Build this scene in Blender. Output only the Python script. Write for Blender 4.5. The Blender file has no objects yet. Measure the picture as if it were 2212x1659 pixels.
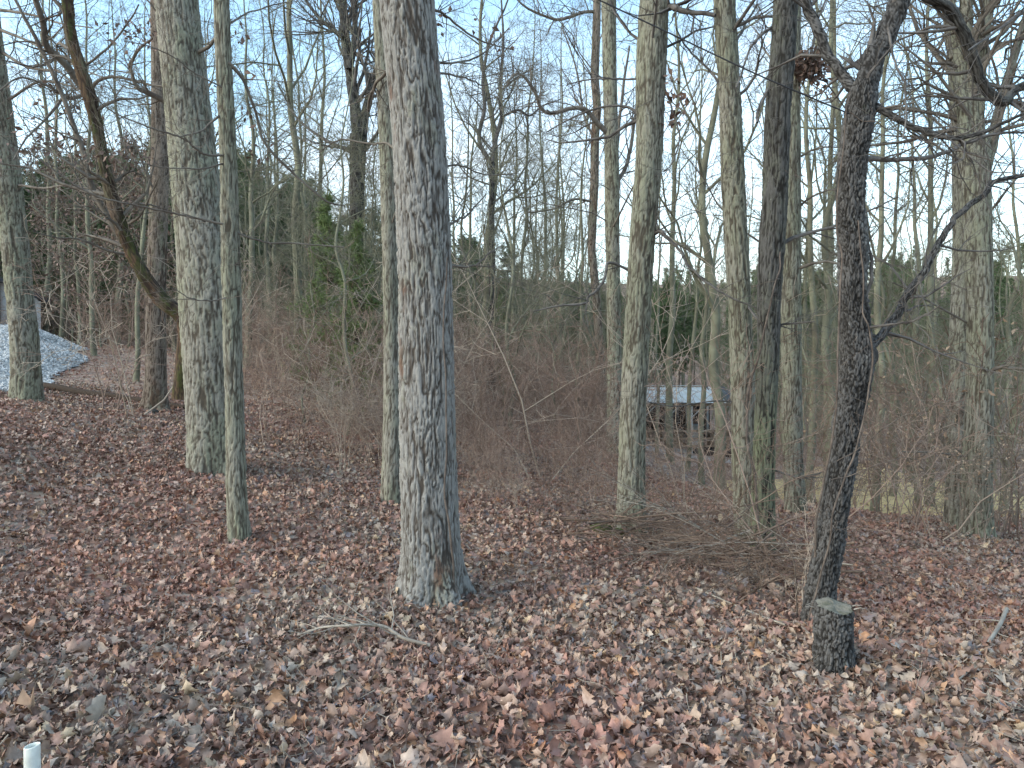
import bpy, math, random
import numpy as np
from math import radians as R

# ------------------------------------------------------------------ camera, sky, sun, exposure
scene = bpy.context.scene
CAM_Z = 1.55
PITCH = R(1.0)
cam = bpy.data.objects.new("camera", bpy.data.cameras.new("camera"))
scene.collection.objects.link(cam)
cam.location = (0, 0, CAM_Z)
cam.rotation_euler = (math.pi / 2 - PITCH, 0, 0)
cam.data.sensor_width = 36
cam.data.lens = 27.2
cam.data.clip_start = 0.05
cam.data.clip_end = 3000
scene.camera = cam

SUN_AZ = -112      # degrees, left of the view direction
SUN_EL = 24
world = bpy.data.worlds.new("World")
scene.world = world
world.use_nodes = True
wn = world.node_tree.nodes
bg = wn["Background"]
sky = wn.new("ShaderNodeTexSky")
sky.sky_type = 'NISHITA'
sky.sun_disc = False
sky.sun_elevation = R(SUN_EL)
sky.sun_rotation = R(SUN_AZ)
sky.air_density = 1.0
sky.dust_density = 0.8
sky.ozone_density = 0.3
sky.altitude = 200
# thin high cloud veiling the blue, denser towards the horizon and in soft streaks
_wl = world.node_tree.links
_tc = wn.new("ShaderNodeTexCoord")
_mp = wn.new("ShaderNodeMapping"); _mp.inputs["Scale"].default_value = (1, 1, 2.5)
_wl.new(_tc.outputs["Generated"], _mp.inputs[0])
_nz = wn.new("ShaderNodeTexNoise"); _nz.inputs["Scale"].default_value = 2.2; _nz.inputs["Detail"].default_value = 5
_wl.new(_mp.outputs[0], _nz.inputs["Vector"])
_sx = wn.new("ShaderNodeSeparateXYZ"); _wl.new(_tc.outputs["Generated"], _sx.inputs[0])
_hz = wn.new("ShaderNodeMapRange"); _hz.inputs[1].default_value = 0.0; _hz.inputs[2].default_value = 0.45
_hz.inputs[3].default_value = 0.78; _hz.inputs[4].default_value = 0.0
_wl.new(_sx.outputs["Z"], _hz.inputs[0])
_ad = wn.new("ShaderNodeMath"); _ad.operation = 'MULTIPLY_ADD'; _ad.inputs[1].default_value = 1.5
_sb = wn.new("ShaderNodeMath"); _sb.operation = 'SUBTRACT'; _sb.inputs[1].default_value = 0.5
_wl.new(_nz.outputs["Fac"], _sb.inputs[0]); _wl.new(_sb.outputs[0], _ad.inputs[0]); _wl.new(_hz.outputs[0], _ad.inputs[2])
_ad.use_clamp = True
_mx = wn.new("ShaderNodeMix"); _mx.data_type = 'RGBA'
_mx.inputs[7].default_value = (3.3, 3.22, 3.15, 1)
_wl.new(_ad.outputs[0], _mx.inputs[0]); _wb = wn.new("ShaderNodeMix"); _wb.data_type = 'RGBA'; _wb.blend_type = 'MULTIPLY'; _wb.inputs[0].default_value = 1
_wb.inputs[7].default_value = (.93, 1.04, .98, 1)
_wl.new(sky.outputs[0], _wb.inputs[6]); _wl.new(_wb.outputs[2], _mx.inputs[6]); _wl.new(_mx.outputs[2], bg.inputs[0])
bg.inputs[1].default_value = 0.13
sun = bpy.data.objects.new("sun", bpy.data.lights.new("sun", 'SUN'))
scene.collection.objects.link(sun)
sun.data.energy = 0.8
sun.data.angle = R(70)
sun.data.color = (1.0, 0.90, 0.80)
# rotation: lamp shines along its -Z
sun.rotation_euler = (R(90 - SUN_EL), 0, R(180 - SUN_AZ))
scene.view_settings.view_transform = 'Standard'
scene.view_settings.look = 'None'
scene.view_settings.gamma = 1
scene.view_settings.use_curve_mapping = False
scene.view_settings.exposure = 2.05
scene.cycles.max_bounces = 5
scene.cycles.diffuse_bounces = 3
scene.cycles.use_denoising = True

# ------------------------------------------------------------------ helpers
col = scene.collection
rng = np.random.default_rng(7)
random.seed(7)
F = 1671.0


def pt(x, y, Y):
    """point of the place seen at (x, y) of the 2212 x 1659 layout, Y metres ahead"""
    u = (x - 1106) / F
    v = (829.5 - y) / F
    cy, sy = math.cos(PITCH), math.sin(PITCH)
    dy = cy + v * sy
    dz = -sy + v * cy
    k = Y / dy
    return np.array([u * k, Y, CAM_Z + dz * k])


def _h(ix, iy, iz, s):
    n = (ix.astype(np.int64) * 374761393 + iy.astype(np.int64) * 668265263 + iz.astype(np.int64) * 2147483647 + s * 974634777) & 0xffffffff
    n = ((n ^ (n >> 13)) * 1274126177) & 0xffffffff
    n = ((n ^ (n >> 16)) * 2246822519) & 0xffffffff
    n = n ^ (n >> 15)
    return (n & 0xffffff) / float(0x1000000)


def vnoise(p, s=0):
    b = np.floor(p)
    f = p - b
    f = f * f * (3 - 2 * f)
    b = b.astype(np.int64)
    r = 0
    for dx in (0, 1):
        for dy in (0, 1):
            for dz in (0, 1):
                w = (f[:, 0] if dx else 1 - f[:, 0]) * (f[:, 1] if dy else 1 - f[:, 1]) * (f[:, 2] if dz else 1 - f[:, 2])
                r = r + w * _h(b[:, 0] + dx, b[:, 1] + dy, b[:, 2] + dz, s)
    return r


def worley(p, s=0):
    b = np.floor(p).astype(np.int64)
    f1 = np.full(len(p), 9.0)
    f2 = np.full(len(p), 9.0)
    cid = np.zeros(len(p))
    for dx in (-1, 0, 1):
        for dy in (-1, 0, 1):
            for dz in (-1, 0, 1):
                i, j, k = b[:, 0] + dx, b[:, 1] + dy, b[:, 2] + dz
                q = np.stack([i + _h(i, j, k, s), j + _h(i, j, k, s + 11), k + _h(i, j, k, s + 23)], 1)
                d = ((q - p) ** 2).sum(1)
                c = _h(i, j, k, s + 31)
                m = d < f1
                f2 = np.where(m, f1, np.minimum(f2, d))
                cid = np.where(m, c, cid)
                f1 = np.where(m, d, f1)
    return np.sqrt(f1), np.sqrt(f2), cid


def mesh_np(name, V, Fq, smooth=True, attrs=None):
    """mesh from numpy verts and equal-length faces (or a list of such arrays)"""
    me = bpy.data.meshes.new(name)
    V = np.asarray(V, dtype=np.float32)
    Fs = Fq if isinstance(Fq, list) else [Fq]
    Fs = [np.asarray(f, dtype=np.int32) for f in Fs if len(f)]
    me.vertices.add(len(V))
    me.vertices.foreach_set("co", V.ravel())
    nl = sum(f.size for f in Fs)
    npoly = sum(len(f) for f in Fs)
    me.loops.add(nl)
    me.polygons.add(npoly)
    me.loops.foreach_set("vertex_index", np.concatenate([f.ravel() for f in Fs]))
    starts = []
    o = 0
    for f in Fs:
        starts.append(o + np.arange(len(f)) * f.shape[1])
        o += f.size
    me.polygons.foreach_set("loop_start", np.concatenate(starts).astype(np.int32))
    me.update(calc_edges=True)
    me.polygons.foreach_set("use_smooth", np.full(npoly, smooth))
    for k, a in (attrs or {}).items():
        at = me.attributes.new(k, 'FLOAT', 'POINT')
        at.data.foreach_set("value", np.asarray(a, dtype=np.float32))
    me.validate()
    return me


def obj(name, me, mat=None, parent=None, loc=(0, 0, 0), coll=None):
    o = bpy.data.objects.new(name, me)
    if mat is not None and len(me.materials) == 0:
        me.materials.append(mat)
    (coll or col).objects.link(o)
    o.location = loc
    if parent is not None:
        o.parent = parent
    return o


def tag(o, label=None, cat=None, group=None, kind=None):
    if label: o['label'] = label
    if cat: o['category'] = cat
    if group: o['group'] = group
    if kind: o['kind'] = kind
    return o


def thing(name, loc, label, cat, group=None):
    o = bpy.data.objects.new(name, None)
    o.empty_display_size = 0.2
    col.objects.link(o)
    o.location = loc
    return tag(o, label, cat, group)


def copy_tree(o, parent=None):
    c = o.copy()
    col.objects.link(c)
    c.parent = parent
    for ch in list(o.children):
        copy_tree(ch, c)
    return c


class Tubes:
    """collects tapering polylines; builds them as one mesh"""
    def __init__(self):
        self.g = {}

    def add(self, pts, rad, sides=4):
        pts = np.asarray(pts, float)
        self.g.setdefault((len(pts), sides), []).append((pts, np.asarray(rad, float)))

    def mesh(self, name, origin=(0, 0, 0)):
        VV, FF, off = [], [], 0
        for (n, s), L in self.g.items():
            P = np.array([a for a, _ in L])
            Rr = np.array([b for _, b in L])
            m = len(P)
            T = np.gradient(P, axis=1)
            T /= np.linalg.norm(T, axis=2, keepdims=True) + 1e-9
            mean = P[:, -1] - P[:, 0]
            ax = np.argmin(np.abs(mean), axis=1)
            ref = np.eye(3)[ax][:, None, :]
            U = np.cross(T, np.broadcast_to(ref, T.shape))
            U /= np.linalg.norm(U, axis=2, keepdims=True) + 1e-9
            W = np.cross(T, U)
            a = np.arange(s) * 2 * np.pi / s
            V = P[:, :, None, :] + Rr[:, :, None, None] * (np.cos(a)[None, None, :, None] * U[:, :, None, :] + np.sin(a)[None, None, :, None] * W[:, :, None, :])
            VV.append(V.reshape(-1, 3))
            i = np.arange(n - 1)[:, None]
            j = np.arange(s)[None, :]
            q = np.stack([i * s + j, i * s + (j + 1) % s, (i + 1) * s + (j + 1) % s, (i + 1) * s + j], -1).reshape(-1, 4)
            FF.append((q[None] + (off + np.arange(m) * n * s)[:, None, None]).reshape(-1, 4))
            off += m * n * s
        V = np.concatenate(VV) - np.asarray(origin)
        return mesh_np(name, V, np.concatenate(FF)[:, ::-1])

    def ntris(self):
        return sum((n - 1) * s * 2 * len(L) for (n, s), L in self.g.items())


def smooth_path(P, n):
    """Catmull-Rom through rows of P (any columns), n samples"""
    P = np.asarray(P, float)
    if len(P) < 3:
        t = np.linspace(0, 1, n)[:, None]
        return P[0] * (1 - t) + P[-1] * t
    Q = np.vstack([2 * P[0] - P[1], P, 2 * P[-1] - P[-2]])
    t = np.linspace(0, len(P) - 1 - 1e-6, n)
    i = t.astype(int)
    f = (t - i)[:, None]
    a, b, c, d = Q[i], Q[i + 1], Q[i + 2], Q[i + 3]
    return 0.5 * (2 * b + (c - a) * f + (2 * a - 5 * b + 4 * c - d) * f ** 2 + (3 * b - a - 3 * c + d) * f ** 3)


def nrm(v):
    return v / (np.linalg.norm(v) + 1e-9)


def perp(d, g):
    v = g.normal(size=3)
    v -= d * v.dot(d)
    return nrm(v)


NP = (9, 7, 5, 4, 3)
SD = (6, 5, 4, 3, 3)


def grow(T, g, p, d, L, r, lvl, kids, up=0.06, wander=0.2, ang=(30, 60), ratio=0.55, rmin=0.0012, tip=0.2, first=0.25):
    n = NP[min(lvl, 4)]
    P = [np.array(p, float)]
    D = []
    d = nrm(np.array(d, float))
    for i in range(n - 1):
        d = nrm(d + g.normal(size=3) * wander + np.array([0, 0, up]))
        D.append(d)
        P.append(P[-1] + d * L / (n - 1) * g.uniform(.8, 1.2))
    P = np.array(P)
    rad = np.maximum(r * np.linspace(1, tip, n), rmin)
    T.add(P, rad, SD[min(lvl, 4)])
    if not kids:
        return P, rad
    nc = kids[0]
    for k in range(nc):
        t = first + (1 - first) * (k + g.uniform(0, 1)) / nc
        x = min(t, .999) * (n - 1)
        i = int(x)
        f = x - i
        q = P[i] * (1 - f) + P[i + 1] * f
        a = R(g.uniform(*ang))
        dd = D[i] * math.cos(a) + perp(D[i], g) * math.sin(a)
        rr = (rad[i] * (1 - f) + rad[i + 1] * f) * g.uniform(.45, .75)
        grow(T, g, q, dd, L * ratio * g.uniform(.6, 1.2) * (1.15 - .5 * t), rr, lvl + 1, kids[1:], up, wander, ang, ratio, rmin, tip, .2)
    return P, rad


# ------------------------------------------------------------------ materials
def mat_new(name, rough=0.9, spec=0.2):
    m = bpy.data.materials.new(name)
    m.use_nodes = True
    b = m.node_tree.nodes["Principled BSDF"]
    b.inputs["Roughness"].default_value = rough
    b.inputs["Specular IOR Level"].default_value = spec
    return m, m.node_tree.nodes, m.node_tree.links, b


def ramp(N, L, fac, stops, interp='LINEAR'):
    r = N.new("ShaderNodeValToRGB")
    r.color_ramp.interpolation = interp
    e = r.color_ramp.elements
    while len(e) < len(stops):
        e.new(0.5)
    for i, (p, c) in enumerate(stops):
        e[i].position = p
        e[i].color = (*c, 1) if len(c) == 3 else c
    L.new(fac, r.inputs[0])
    return r.outputs[0]


def mapped(N, L, scale, kind="Object"):
    tc = N.new("ShaderNodeTexCoord")
    mp = N.new("ShaderNodeMapping")
    mp.inputs["Scale"].default_value = scale
    L.new(tc.outputs[kind], mp.inputs[0])
    return mp.outputs[0]


def noise(N, L, vec, scale, detail=3, rough=.55):
    n = N.new("ShaderNodeTexNoise")
    n.inputs["Scale"].default_value = scale
    n.inputs["Detail"].default_value = detail
    n.inputs["Roughness"].default_value = rough
    L.new(vec, n.inputs["Vector"])
    return n.outputs["Fac"]


def mix(N, L, fac, a, b, kind='MIX'):
    m = N.new("ShaderNodeMix")
    m.data_type = 'RGBA'
    m.blend_type = kind
    for s, v in ((0, fac), (6, a), (7, b)):
        if hasattr(v, 'node'):
            L.new(v, m.inputs[s])
        elif s == 0:
            m.inputs[0].default_value = v
        else:
            m.inputs[s].default_value = (*v, 1)
    return m.outputs[2]


def bump(N, L, b, h, strength, dist):
    bp = N.new("ShaderNodeBump")
    bp.inputs["Strength"].default_value = strength
    bp.inputs["Distance"].default_value = dist
    L.new(h, bp.inputs["Height"])
    L.new(bp.outputs[0], b.inputs["Normal"])


def bark_mat(name, ridge, furrow, lichen, lich=(.45, .6), moss=(.72, .82), red=None, zfade=None):
    """zfade: (height where the lichen is gone, height where it covers, colour)"""
    m, N, L, b = mat_new(name, .95, .1)
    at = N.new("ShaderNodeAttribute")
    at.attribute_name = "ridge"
    v = mapped(N, L, (1, 1, .45))
    vf = mapped(N, L, (1, 1, .2))
    fine = noise(N, L, vf, 90, 4, .6)
    c = mix(N, L, ramp(N, L, fine, [(.3, (0, 0, 0)), (.75, (1, 1, 1))]), tuple(x * .8 for x in ridge), tuple(x * 1.3 for x in ridge))
    n1 = noise(N, L, v, 2.3, 6, .7)
    c = mix(N, L, ramp(N, L, n1, [(lich[0], (0, 0, 0)), (lich[1], (.75, .75, .75))]), c, mix(N, L, ramp(N, L, fine, [(.3, (0, 0, 0)), (.7, (1, 1, 1))]), tuple(x * .75 for x in lichen), tuple(x * 1.2 for x in lichen)))
    if red:
        n3 = noise(N, L, mapped(N, L, (1, 1, .3)), 3.3, 5, .6)
        c = mix(N, L, ramp(N, L, n3, [(red[1], (0, 0, 0)), (red[1] + .05, (.8, .8, .8))]), c, red[0])
    n2 = noise(N, L, mapped(N, L, (1.3, 1.3, .6)), 3.1, 6, .7)
    c = mix(N, L, ramp(N, L, n2, [(moss[0], (0, 0, 0)), (moss[1], (.8, .8, .8))]), c, (.055, .07, .022))
    n4 = noise(N, L, mapped(N, L, (1, 1, 1)), 38, 3, .7)
    c = mix(N, L, ramp(N, L, n4, [(.62, (0, 0, 0)), (.74, (.45, .45, .45))]), c, tuple(min(1, x * 1.5) for x in lichen))
    if zfade:
        sz = N.new("ShaderNodeSeparateXYZ")
        L.new(mapped(N, L, (1, 1, 1)), sz.inputs[0])
        mr = N.new("ShaderNodeMapRange")
        mr.inputs[1].default_value = zfade[0]; mr.inputs[2].default_value = zfade[1]
        L.new(sz.outputs[2], mr.inputs[0])
        am = N.new("ShaderNodeMath"); am.operation = 'MULTIPLY_ADD'; am.inputs[1].default_value = 1.0
        nn = N.new("ShaderNodeMath"); nn.operation = 'SUBTRACT'; nn.inputs[1].default_value = .5
        L.new(n1, nn.inputs[0]); L.new(nn.outputs[0], am.inputs[0]); L.new(mr.outputs[0], am.inputs[2]); am.inputs[1].default_value = 3.0; am.use_clamp = True
        c = mix(N, L, am.outputs[0], c, zfade[2])
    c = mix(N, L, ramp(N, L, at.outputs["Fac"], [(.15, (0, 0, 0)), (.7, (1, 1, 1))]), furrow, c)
    L.new(c, b.inputs["Base Color"])
    vv = noise(N, L, vf, 60, 5, .65)
    bump(N, L, b, vv, .7, .012)
    return m


def twig_mat(name, ca, cb, scale=4):
    m, N, L, b = mat_new(name, .85, .2)
    n = noise(N, L, mapped(N, L, (1, 1, 1)), scale, 4, .6)
    c = ramp(N, L, n, [(.35, ca), (.65, cb)])
    L.new(c, b.inputs["Base Color"])
    bump(N, L, b, noise(N, L, mapped(N, L, (1, 1, .4)), 80, 3), .5, .006)
    return m


M = {}
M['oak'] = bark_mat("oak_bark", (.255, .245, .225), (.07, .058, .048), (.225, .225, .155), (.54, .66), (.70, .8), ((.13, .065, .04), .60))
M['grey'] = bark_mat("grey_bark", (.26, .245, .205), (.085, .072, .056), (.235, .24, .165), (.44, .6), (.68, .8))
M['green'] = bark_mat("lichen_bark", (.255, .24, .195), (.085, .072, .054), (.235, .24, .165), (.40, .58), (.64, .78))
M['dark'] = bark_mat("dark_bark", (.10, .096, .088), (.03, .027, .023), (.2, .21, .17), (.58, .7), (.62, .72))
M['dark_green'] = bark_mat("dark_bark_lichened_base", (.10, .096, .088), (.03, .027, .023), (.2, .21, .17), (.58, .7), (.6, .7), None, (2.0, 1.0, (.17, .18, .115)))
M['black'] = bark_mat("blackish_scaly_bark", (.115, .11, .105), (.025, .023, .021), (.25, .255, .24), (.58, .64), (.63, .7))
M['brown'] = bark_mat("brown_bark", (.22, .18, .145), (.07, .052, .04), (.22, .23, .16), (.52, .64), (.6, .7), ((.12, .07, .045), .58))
M['limb'] = twig_mat("limb_bark", (.11, .09, .075), (.22, .195, .16))
M['limb_dark'] = twig_mat("dark_limb_bark", (.07, .062, .056), (.17, .155, .14), 9)
M['limb_pale'] = twig_mat("pale_limb_bark", (.17, .155, .13), (.27, .26, .2))
M['far_bark'] = twig_mat("woodland_bark", (.12, .112, .08), (.24, .24, .165), 1.5)
M['brush'] = twig_mat("brush_twigs", (.15, .12, .095), (.29, .235, .185), 2)
def _vary():
    m, N, L, b = mat_new("thicket_twigs", .85, .2)
    oi = N.new("ShaderNodeObjectInfo")
    c = ramp(N, L, oi.outputs["Random"], [(0, (.16, .105, .08)), (.4, (.26, .18, .14)), (.7, (.33, .25, .195)), (1, (.42, .35, .275))])
    L.new(c, b.inputs["Base Color"])
    return m
M["thicket"] = _vary()
M['dead'] = twig_mat("dead_wood", (.24, .2, .16), (.40, .355, .29), 6)
M['dead_brown'] = twig_mat("dead_brown_wood", (.10, .07, .052), (.23, .165, .125), 6)


def plain(name, c, rough=.7, spec=.3, var=.12, scale=3):
    m, N, L, b = mat_new(name, rough, spec)
    n = noise(N, L, mapped(N, L, (1, 1, 1)), scale, 5, .6)
    L.new(ramp(N, L, n, [(.3, tuple(x * (1 - var) for x in c)), (.7, tuple(min(1, x * (1 + var)) for x in c))]), b.inputs["Base Color"])
    return m


LEAF_STOPS = [(0, (.20, .12, .09)), (.12, (.285, .175, .13)), (.26, (.335, .235, .178)), (.42, (.375, .295, .225)),
              (.56, (.26, .19, .15)), (.68, (.33, .205, .16)), (.82, (.42, .345, .275)), (.925, (.42, .255, .155)), (.955, (.22, .195, .195)), (.98, (.48, .36, .235))]


def leaf_mat(name, stops, dark=1.0):
    m, N, L, b = mat_new(name, .6, .35)
    oi = N.new("ShaderNodeObjectInfo")
    c = ramp(N, L, oi.outputs["Random"], stops, 'CONSTANT')
    n = noise(N, L, mapped(N, L, (1, 1, 1)), 45, 4, .6)
    c = mix(N, L, 1.0, c, ramp(N, L, n, [(.3, (.72, .7, .68)), (.7, (1.2, 1.2, 1.2))]), 'MULTIPLY')
    geo = N.new("ShaderNodeNewGeometry")
    n2 = noise(N, L, geo.outputs["Position"], .45, 3, .5)
    c = mix(N, L, ramp(N, L, n2, [(.42, (0, 0, 0)), (.6, (.5, .5, .5))]), c, mix(N, L, 1.0, c, (1.12, .80, .77), 'MULTIPLY'))
    L.new(c, b.inputs["Base Color"])
    bump(N, L, b, noise(N, L, mapped(N, L, (1, 1, 1)), 120, 2), .25, .004)
    return m


M['leaf'] = leaf_mat("dry_leaf", LEAF_STOPS)
M['leaf_tan'] = leaf_mat("tan_hanging_leaf", [(0, (.36, .25, .16)), (.4, (.3, .2, .13)), (.7, (.42, .32, .23)), (.9, (.38, .2, .1))])
M['leaf_red'] = leaf_mat("brown_hanging_leaf", [(0, (.1, .055, .045)), (.4, (.14, .08, .06)), (.7, (.08, .05, .04)), (.9, (.17, .09, .06))])


def ground_mat():
    m, N, L, b = mat_new("leafy_soil", .95, .15)
    geo = N.new("ShaderNodeNewGeometry")
    P = geo.outputs["Position"]
    wv = N.new("ShaderNodeTexNoise"); wv.inputs["Scale"].default_value = 9
    L.new(P, wv.inputs["Vector"])
    ad = N.new("ShaderNodeVectorMath"); ad.operation = 'MULTIPLY_ADD'
    ad.inputs[1].default_value = (.12, .12, .12)
    L.new(wv.outputs["Color"], ad.inputs[0]); L.new(P, ad.inputs[2])
    vo = N.new("ShaderNodeTexVoronoi"); vo.inputs["Scale"].default_value = 13
    L.new(ad.outputs[0], vo.inputs["Vector"])
    sp = N.new("ShaderNodeSeparateColor"); L.new(vo.outputs["Color"], sp.inputs[0])
    c = ramp(N, L, sp.outputs[0], [(p, tuple(x * .95 for x in q)) for p, q in LEAF_STOPS], 'CONSTANT')
    n = noise(N, L, P, .35, 5, .6)
    c = mix(N, L, ramp(N, L, n, [(.4, (0, 0, 0)), (.65, (.6, .6, .6))]), c, (.14, .1, .075))
    L.new(c, b.inputs["Base Color"])
    bump(N, L, b, sp.outputs[1], .8, .05)
    return m


M['ground'] = ground_mat()

# ------------------------------------------------------------------ terrain
# (x, y) of the layout where the ground is seen, distance ahead
CTRL = [(1106, 1659, 3.0), (0, 1640, 3.0), (2212, 1650, 3.0), (560, 1640, 3.05), (1700, 1650, 3.0),
        (935, 1288, 5.3), (1805, 1442, 4.0), (1768, 1350, 4.7), (1647, 1192, 6.8), (1363, 1150, 7.5), (2107, 1160, 8.5),
        (1718, 1117, 9.0), (455, 1014, 8.6), (517, 1162, 6.4), (58, 868, 12.5), (335, 888, 13.0), (845, 1088, 8.0),
        (1330, 985, 15.0), (1290, 935, 20.0), (0, 1200, 6.0), (2212, 1240, 6.6), (1100, 1010, 12.0), (700, 930, 14.0),
        (0, 772, 20.0), (200, 762, 22.0), (400, 764, 24.0), (700, 800, 24.0), (1100, 860, 30.0), (1500, 970, 38), (1500, 1085, 16), (1500, 1035, 24), (1450, 1012, 29), (1600, 1003, 32), (1540, 990, 35),
        (1730, 985, 26.0), (2000, 1085, 18.0), (2000, 1045, 27.0), (2212, 1085, 20.0), (2212, 1130, 13.0), (1800, 930, 45.0), (2212, 930, 45.0),
        (0, 776, 40.0), (400, 782, 45.0), (-700, 740, 22.0), (2900, 1150, 20.0), (700, 800, 50.0), (1100, 815, 60.0), (1500, 880, 65.0), (2000, 850, 75.0),
        (-300, 900, 8.0), (2500, 1300, 6.0), (1700, 860, 90.0), (1100, 770, 95.0), (300, 760, 90.0), (-900, 740, 60), (2900, 900, 60), (2212, 800, 100), (-300, 745, 100)]
CP = np.array([pt(*c) for c in CTRL] + [(-3, -3, .1), (3, -3, 0), (0, 0, 0), (-20, 0, 1.2), (20, 0, -.6), (-20, -20, 1), (20, -20, -.5), (-25, 8, 2.0), (25, 8, -1.3)])


def _tps(d2):
    return .5 * d2 * np.log(d2 + 1e-9)


_n = len(CP)
_S = 10.0
_A = np.zeros((_n + 3, _n + 3))
_xy = CP[:, :2] / _S
_d2 = ((_xy[:, None] - _xy[None]) ** 2).sum(2)
_A[:_n, :_n] = _tps(_d2) + np.eye(_n) * 2e-4
_A[:_n, _n] = 1
_A[:_n, _n + 1:] = _xy
_A[_n:, :_n] = _A[:_n, _n:].T
_w = np.linalg.solve(_A, np.concatenate([CP[:, 2], np.zeros(3)]))


def gz(x, y):
    x = np.atleast_1d(np.asarray(x, float)); y = np.atleast_1d(np.asarray(y, float))
    rr = np.hypot(x, y)
    k = np.minimum(1, 110 / np.maximum(rr, 1e-6))
    q = np.stack([x * k, y * k], 1) / _S
    out = np.empty(len(x))
    for s in range(0, len(x), 20000):
        qq = q[s:s + 20000]
        d2 = ((qq[:, None] - _xy[None]) ** 2).sum(2)
        out[s:s + 20000] = _tps(d2) @ _w[:_n] + _w[_n] + qq @ _w[_n + 1:]
    out = np.clip(out, -6, 12)
    far = np.clip((rr - 60) / 200, 0, 1)
    out = out + far * far * 24 * np.clip(1.25 - np.abs(np.arctan2(x, y + 1e-6)) * .1, .6, 1.3)
    near = np.clip((rr - 1) / 3, 0, 1) * np.clip((60 - rr) / 20, 0, 1)
    P = np.stack([x, y, x * 0], 1)
    out = out + near * ((vnoise(P * .9, 5) - .5) * .09 + (vnoise(P * 2.7, 6) - .5) * .035)
    return out


def g1(x, y):
    return float(gz([x], [y])[0])


def grid_axis(lo, hi, fine_lo, fine_hi, step, grow_=1.12):
    a = list(np.arange(fine_lo, fine_hi, step))
    s = step; x = fine_hi
    while x < hi:
        a.append(x); s *= grow_; x += s
    a.append(hi)
    s = step; x = fine_lo
    while x > lo:
        s *= grow_; x -= s; a.append(max(x, lo))
    return np.unique(np.array(a))


gx = grid_axis(-700, 700, -12, 12, .12)
gy = grid_axis(-250, 900, 1.5, 22, .12)
GX, GY = np.meshgrid(gx, gy)
GZ = gz(GX.ravel(), GY.ravel())
nx, ny = len(gx), len(gy)
ii, jj = np.meshgrid(np.arange(nx - 1), np.arange(ny - 1))
q = (jj * nx + ii).ravel()
ground = obj("ground", mesh_np("ground", np.stack([GX.ravel(), GY.ravel(), GZ], 1), np.stack([q, q + 1, q + nx + 1, q + nx], 1)), M['ground'])
tag(ground, "forest floor thick with brown and reddish fallen leaves", kind='structure')


def sheet(name, poly_fn, x0, x1, y0, y1, step, lift, mat, label):
    xs = np.arange(x0, x1 + step, step); ys = np.arange(y0, y1 + step, step)
    X, Y = np.meshgrid(xs, ys)
    Z = gz(X.ravel(), Y.ravel()) + lift(X.ravel(), Y.ravel())
    n = len(xs)
    i, j = np.meshgrid(np.arange(n - 1), np.arange(len(ys) - 1))
    k = (j * n + i).ravel()
    cx = (X[:-1, :-1] + step / 2).ravel(); cy = (Y[:-1, :-1] + step / 2).ravel()
    keep = poly_fn(cx, cy)
    Fq = np.stack([k, k + 1, k + n + 1, k + n], 1)[keep]
    used, inv = np.unique(Fq, return_inverse=True)
    V = np.stack([X.ravel(), Y.ravel(), Z], 1)[used]
    return tag(obj(name, mesh_np(name, V, inv.reshape(-1, 4)), mat), label, kind='structure')


# grass clearing on the right, grey drive by the barn
m_, N_, L_, b_ = mat_new("winter_lawn", .95, .1)
geo_ = N_.new("ShaderNodeNewGeometry")
L_.new(ramp(N_, L_, noise(N_, L_, geo_.outputs["Position"], 1.3, 6, .7), [(.3, (.5, .35, .16)), (.55, (.66, .48, .24)), (.75, (.58, .45, .21))]), b_.inputs["Base Color"])
bump(N_, L_, b_, noise(N_, L_, geo_.outputs["Position"], 25, 3), 1, .05)
M['lawn'] = m_


def blob(px, py, rx, ry, seed):
    def f(x, y):
        w = vnoise(np.stack([x * .35, y * .35, x * 0], 1), seed) * .5
        return ((x - px) / rx) ** 2 + ((y - py) / ry) ** 2 < 1 - w + .15
    return f


sheet("lawn", blob(13.5, 19.5, 8.5, 6.0, 3), 4, 26, 12, 28, .4, lambda x, y: .02 + 0 * x, M['lawn'], "strip of yellow green winter grass beyond the trees on the right")
M['drive'] = plain("drive_gravel", (.36, .34, .31), .95, .1, .25, 6)
sheet("driveway", lambda x, y: np.abs(y - (33 + (x - 8) * -.12 + 2 * np.sin(x * .2))) < 2.2, 4, 17, 24, 42, .5, lambda x, y: .02 + 0 * x, M['drive'], "pale grey gravel driveway beside the open barn")

# ------------------------------------------------------------------ instancer (for uncountable stuff)
def proto_coll(name, meshes):
    c = bpy.data.collections.new(name)
    for i, me in enumerate(meshes):
        o = bpy.data.objects.new(f"{name}_{i:02d}", me)
        c.objects.link(o)
    return c


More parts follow.
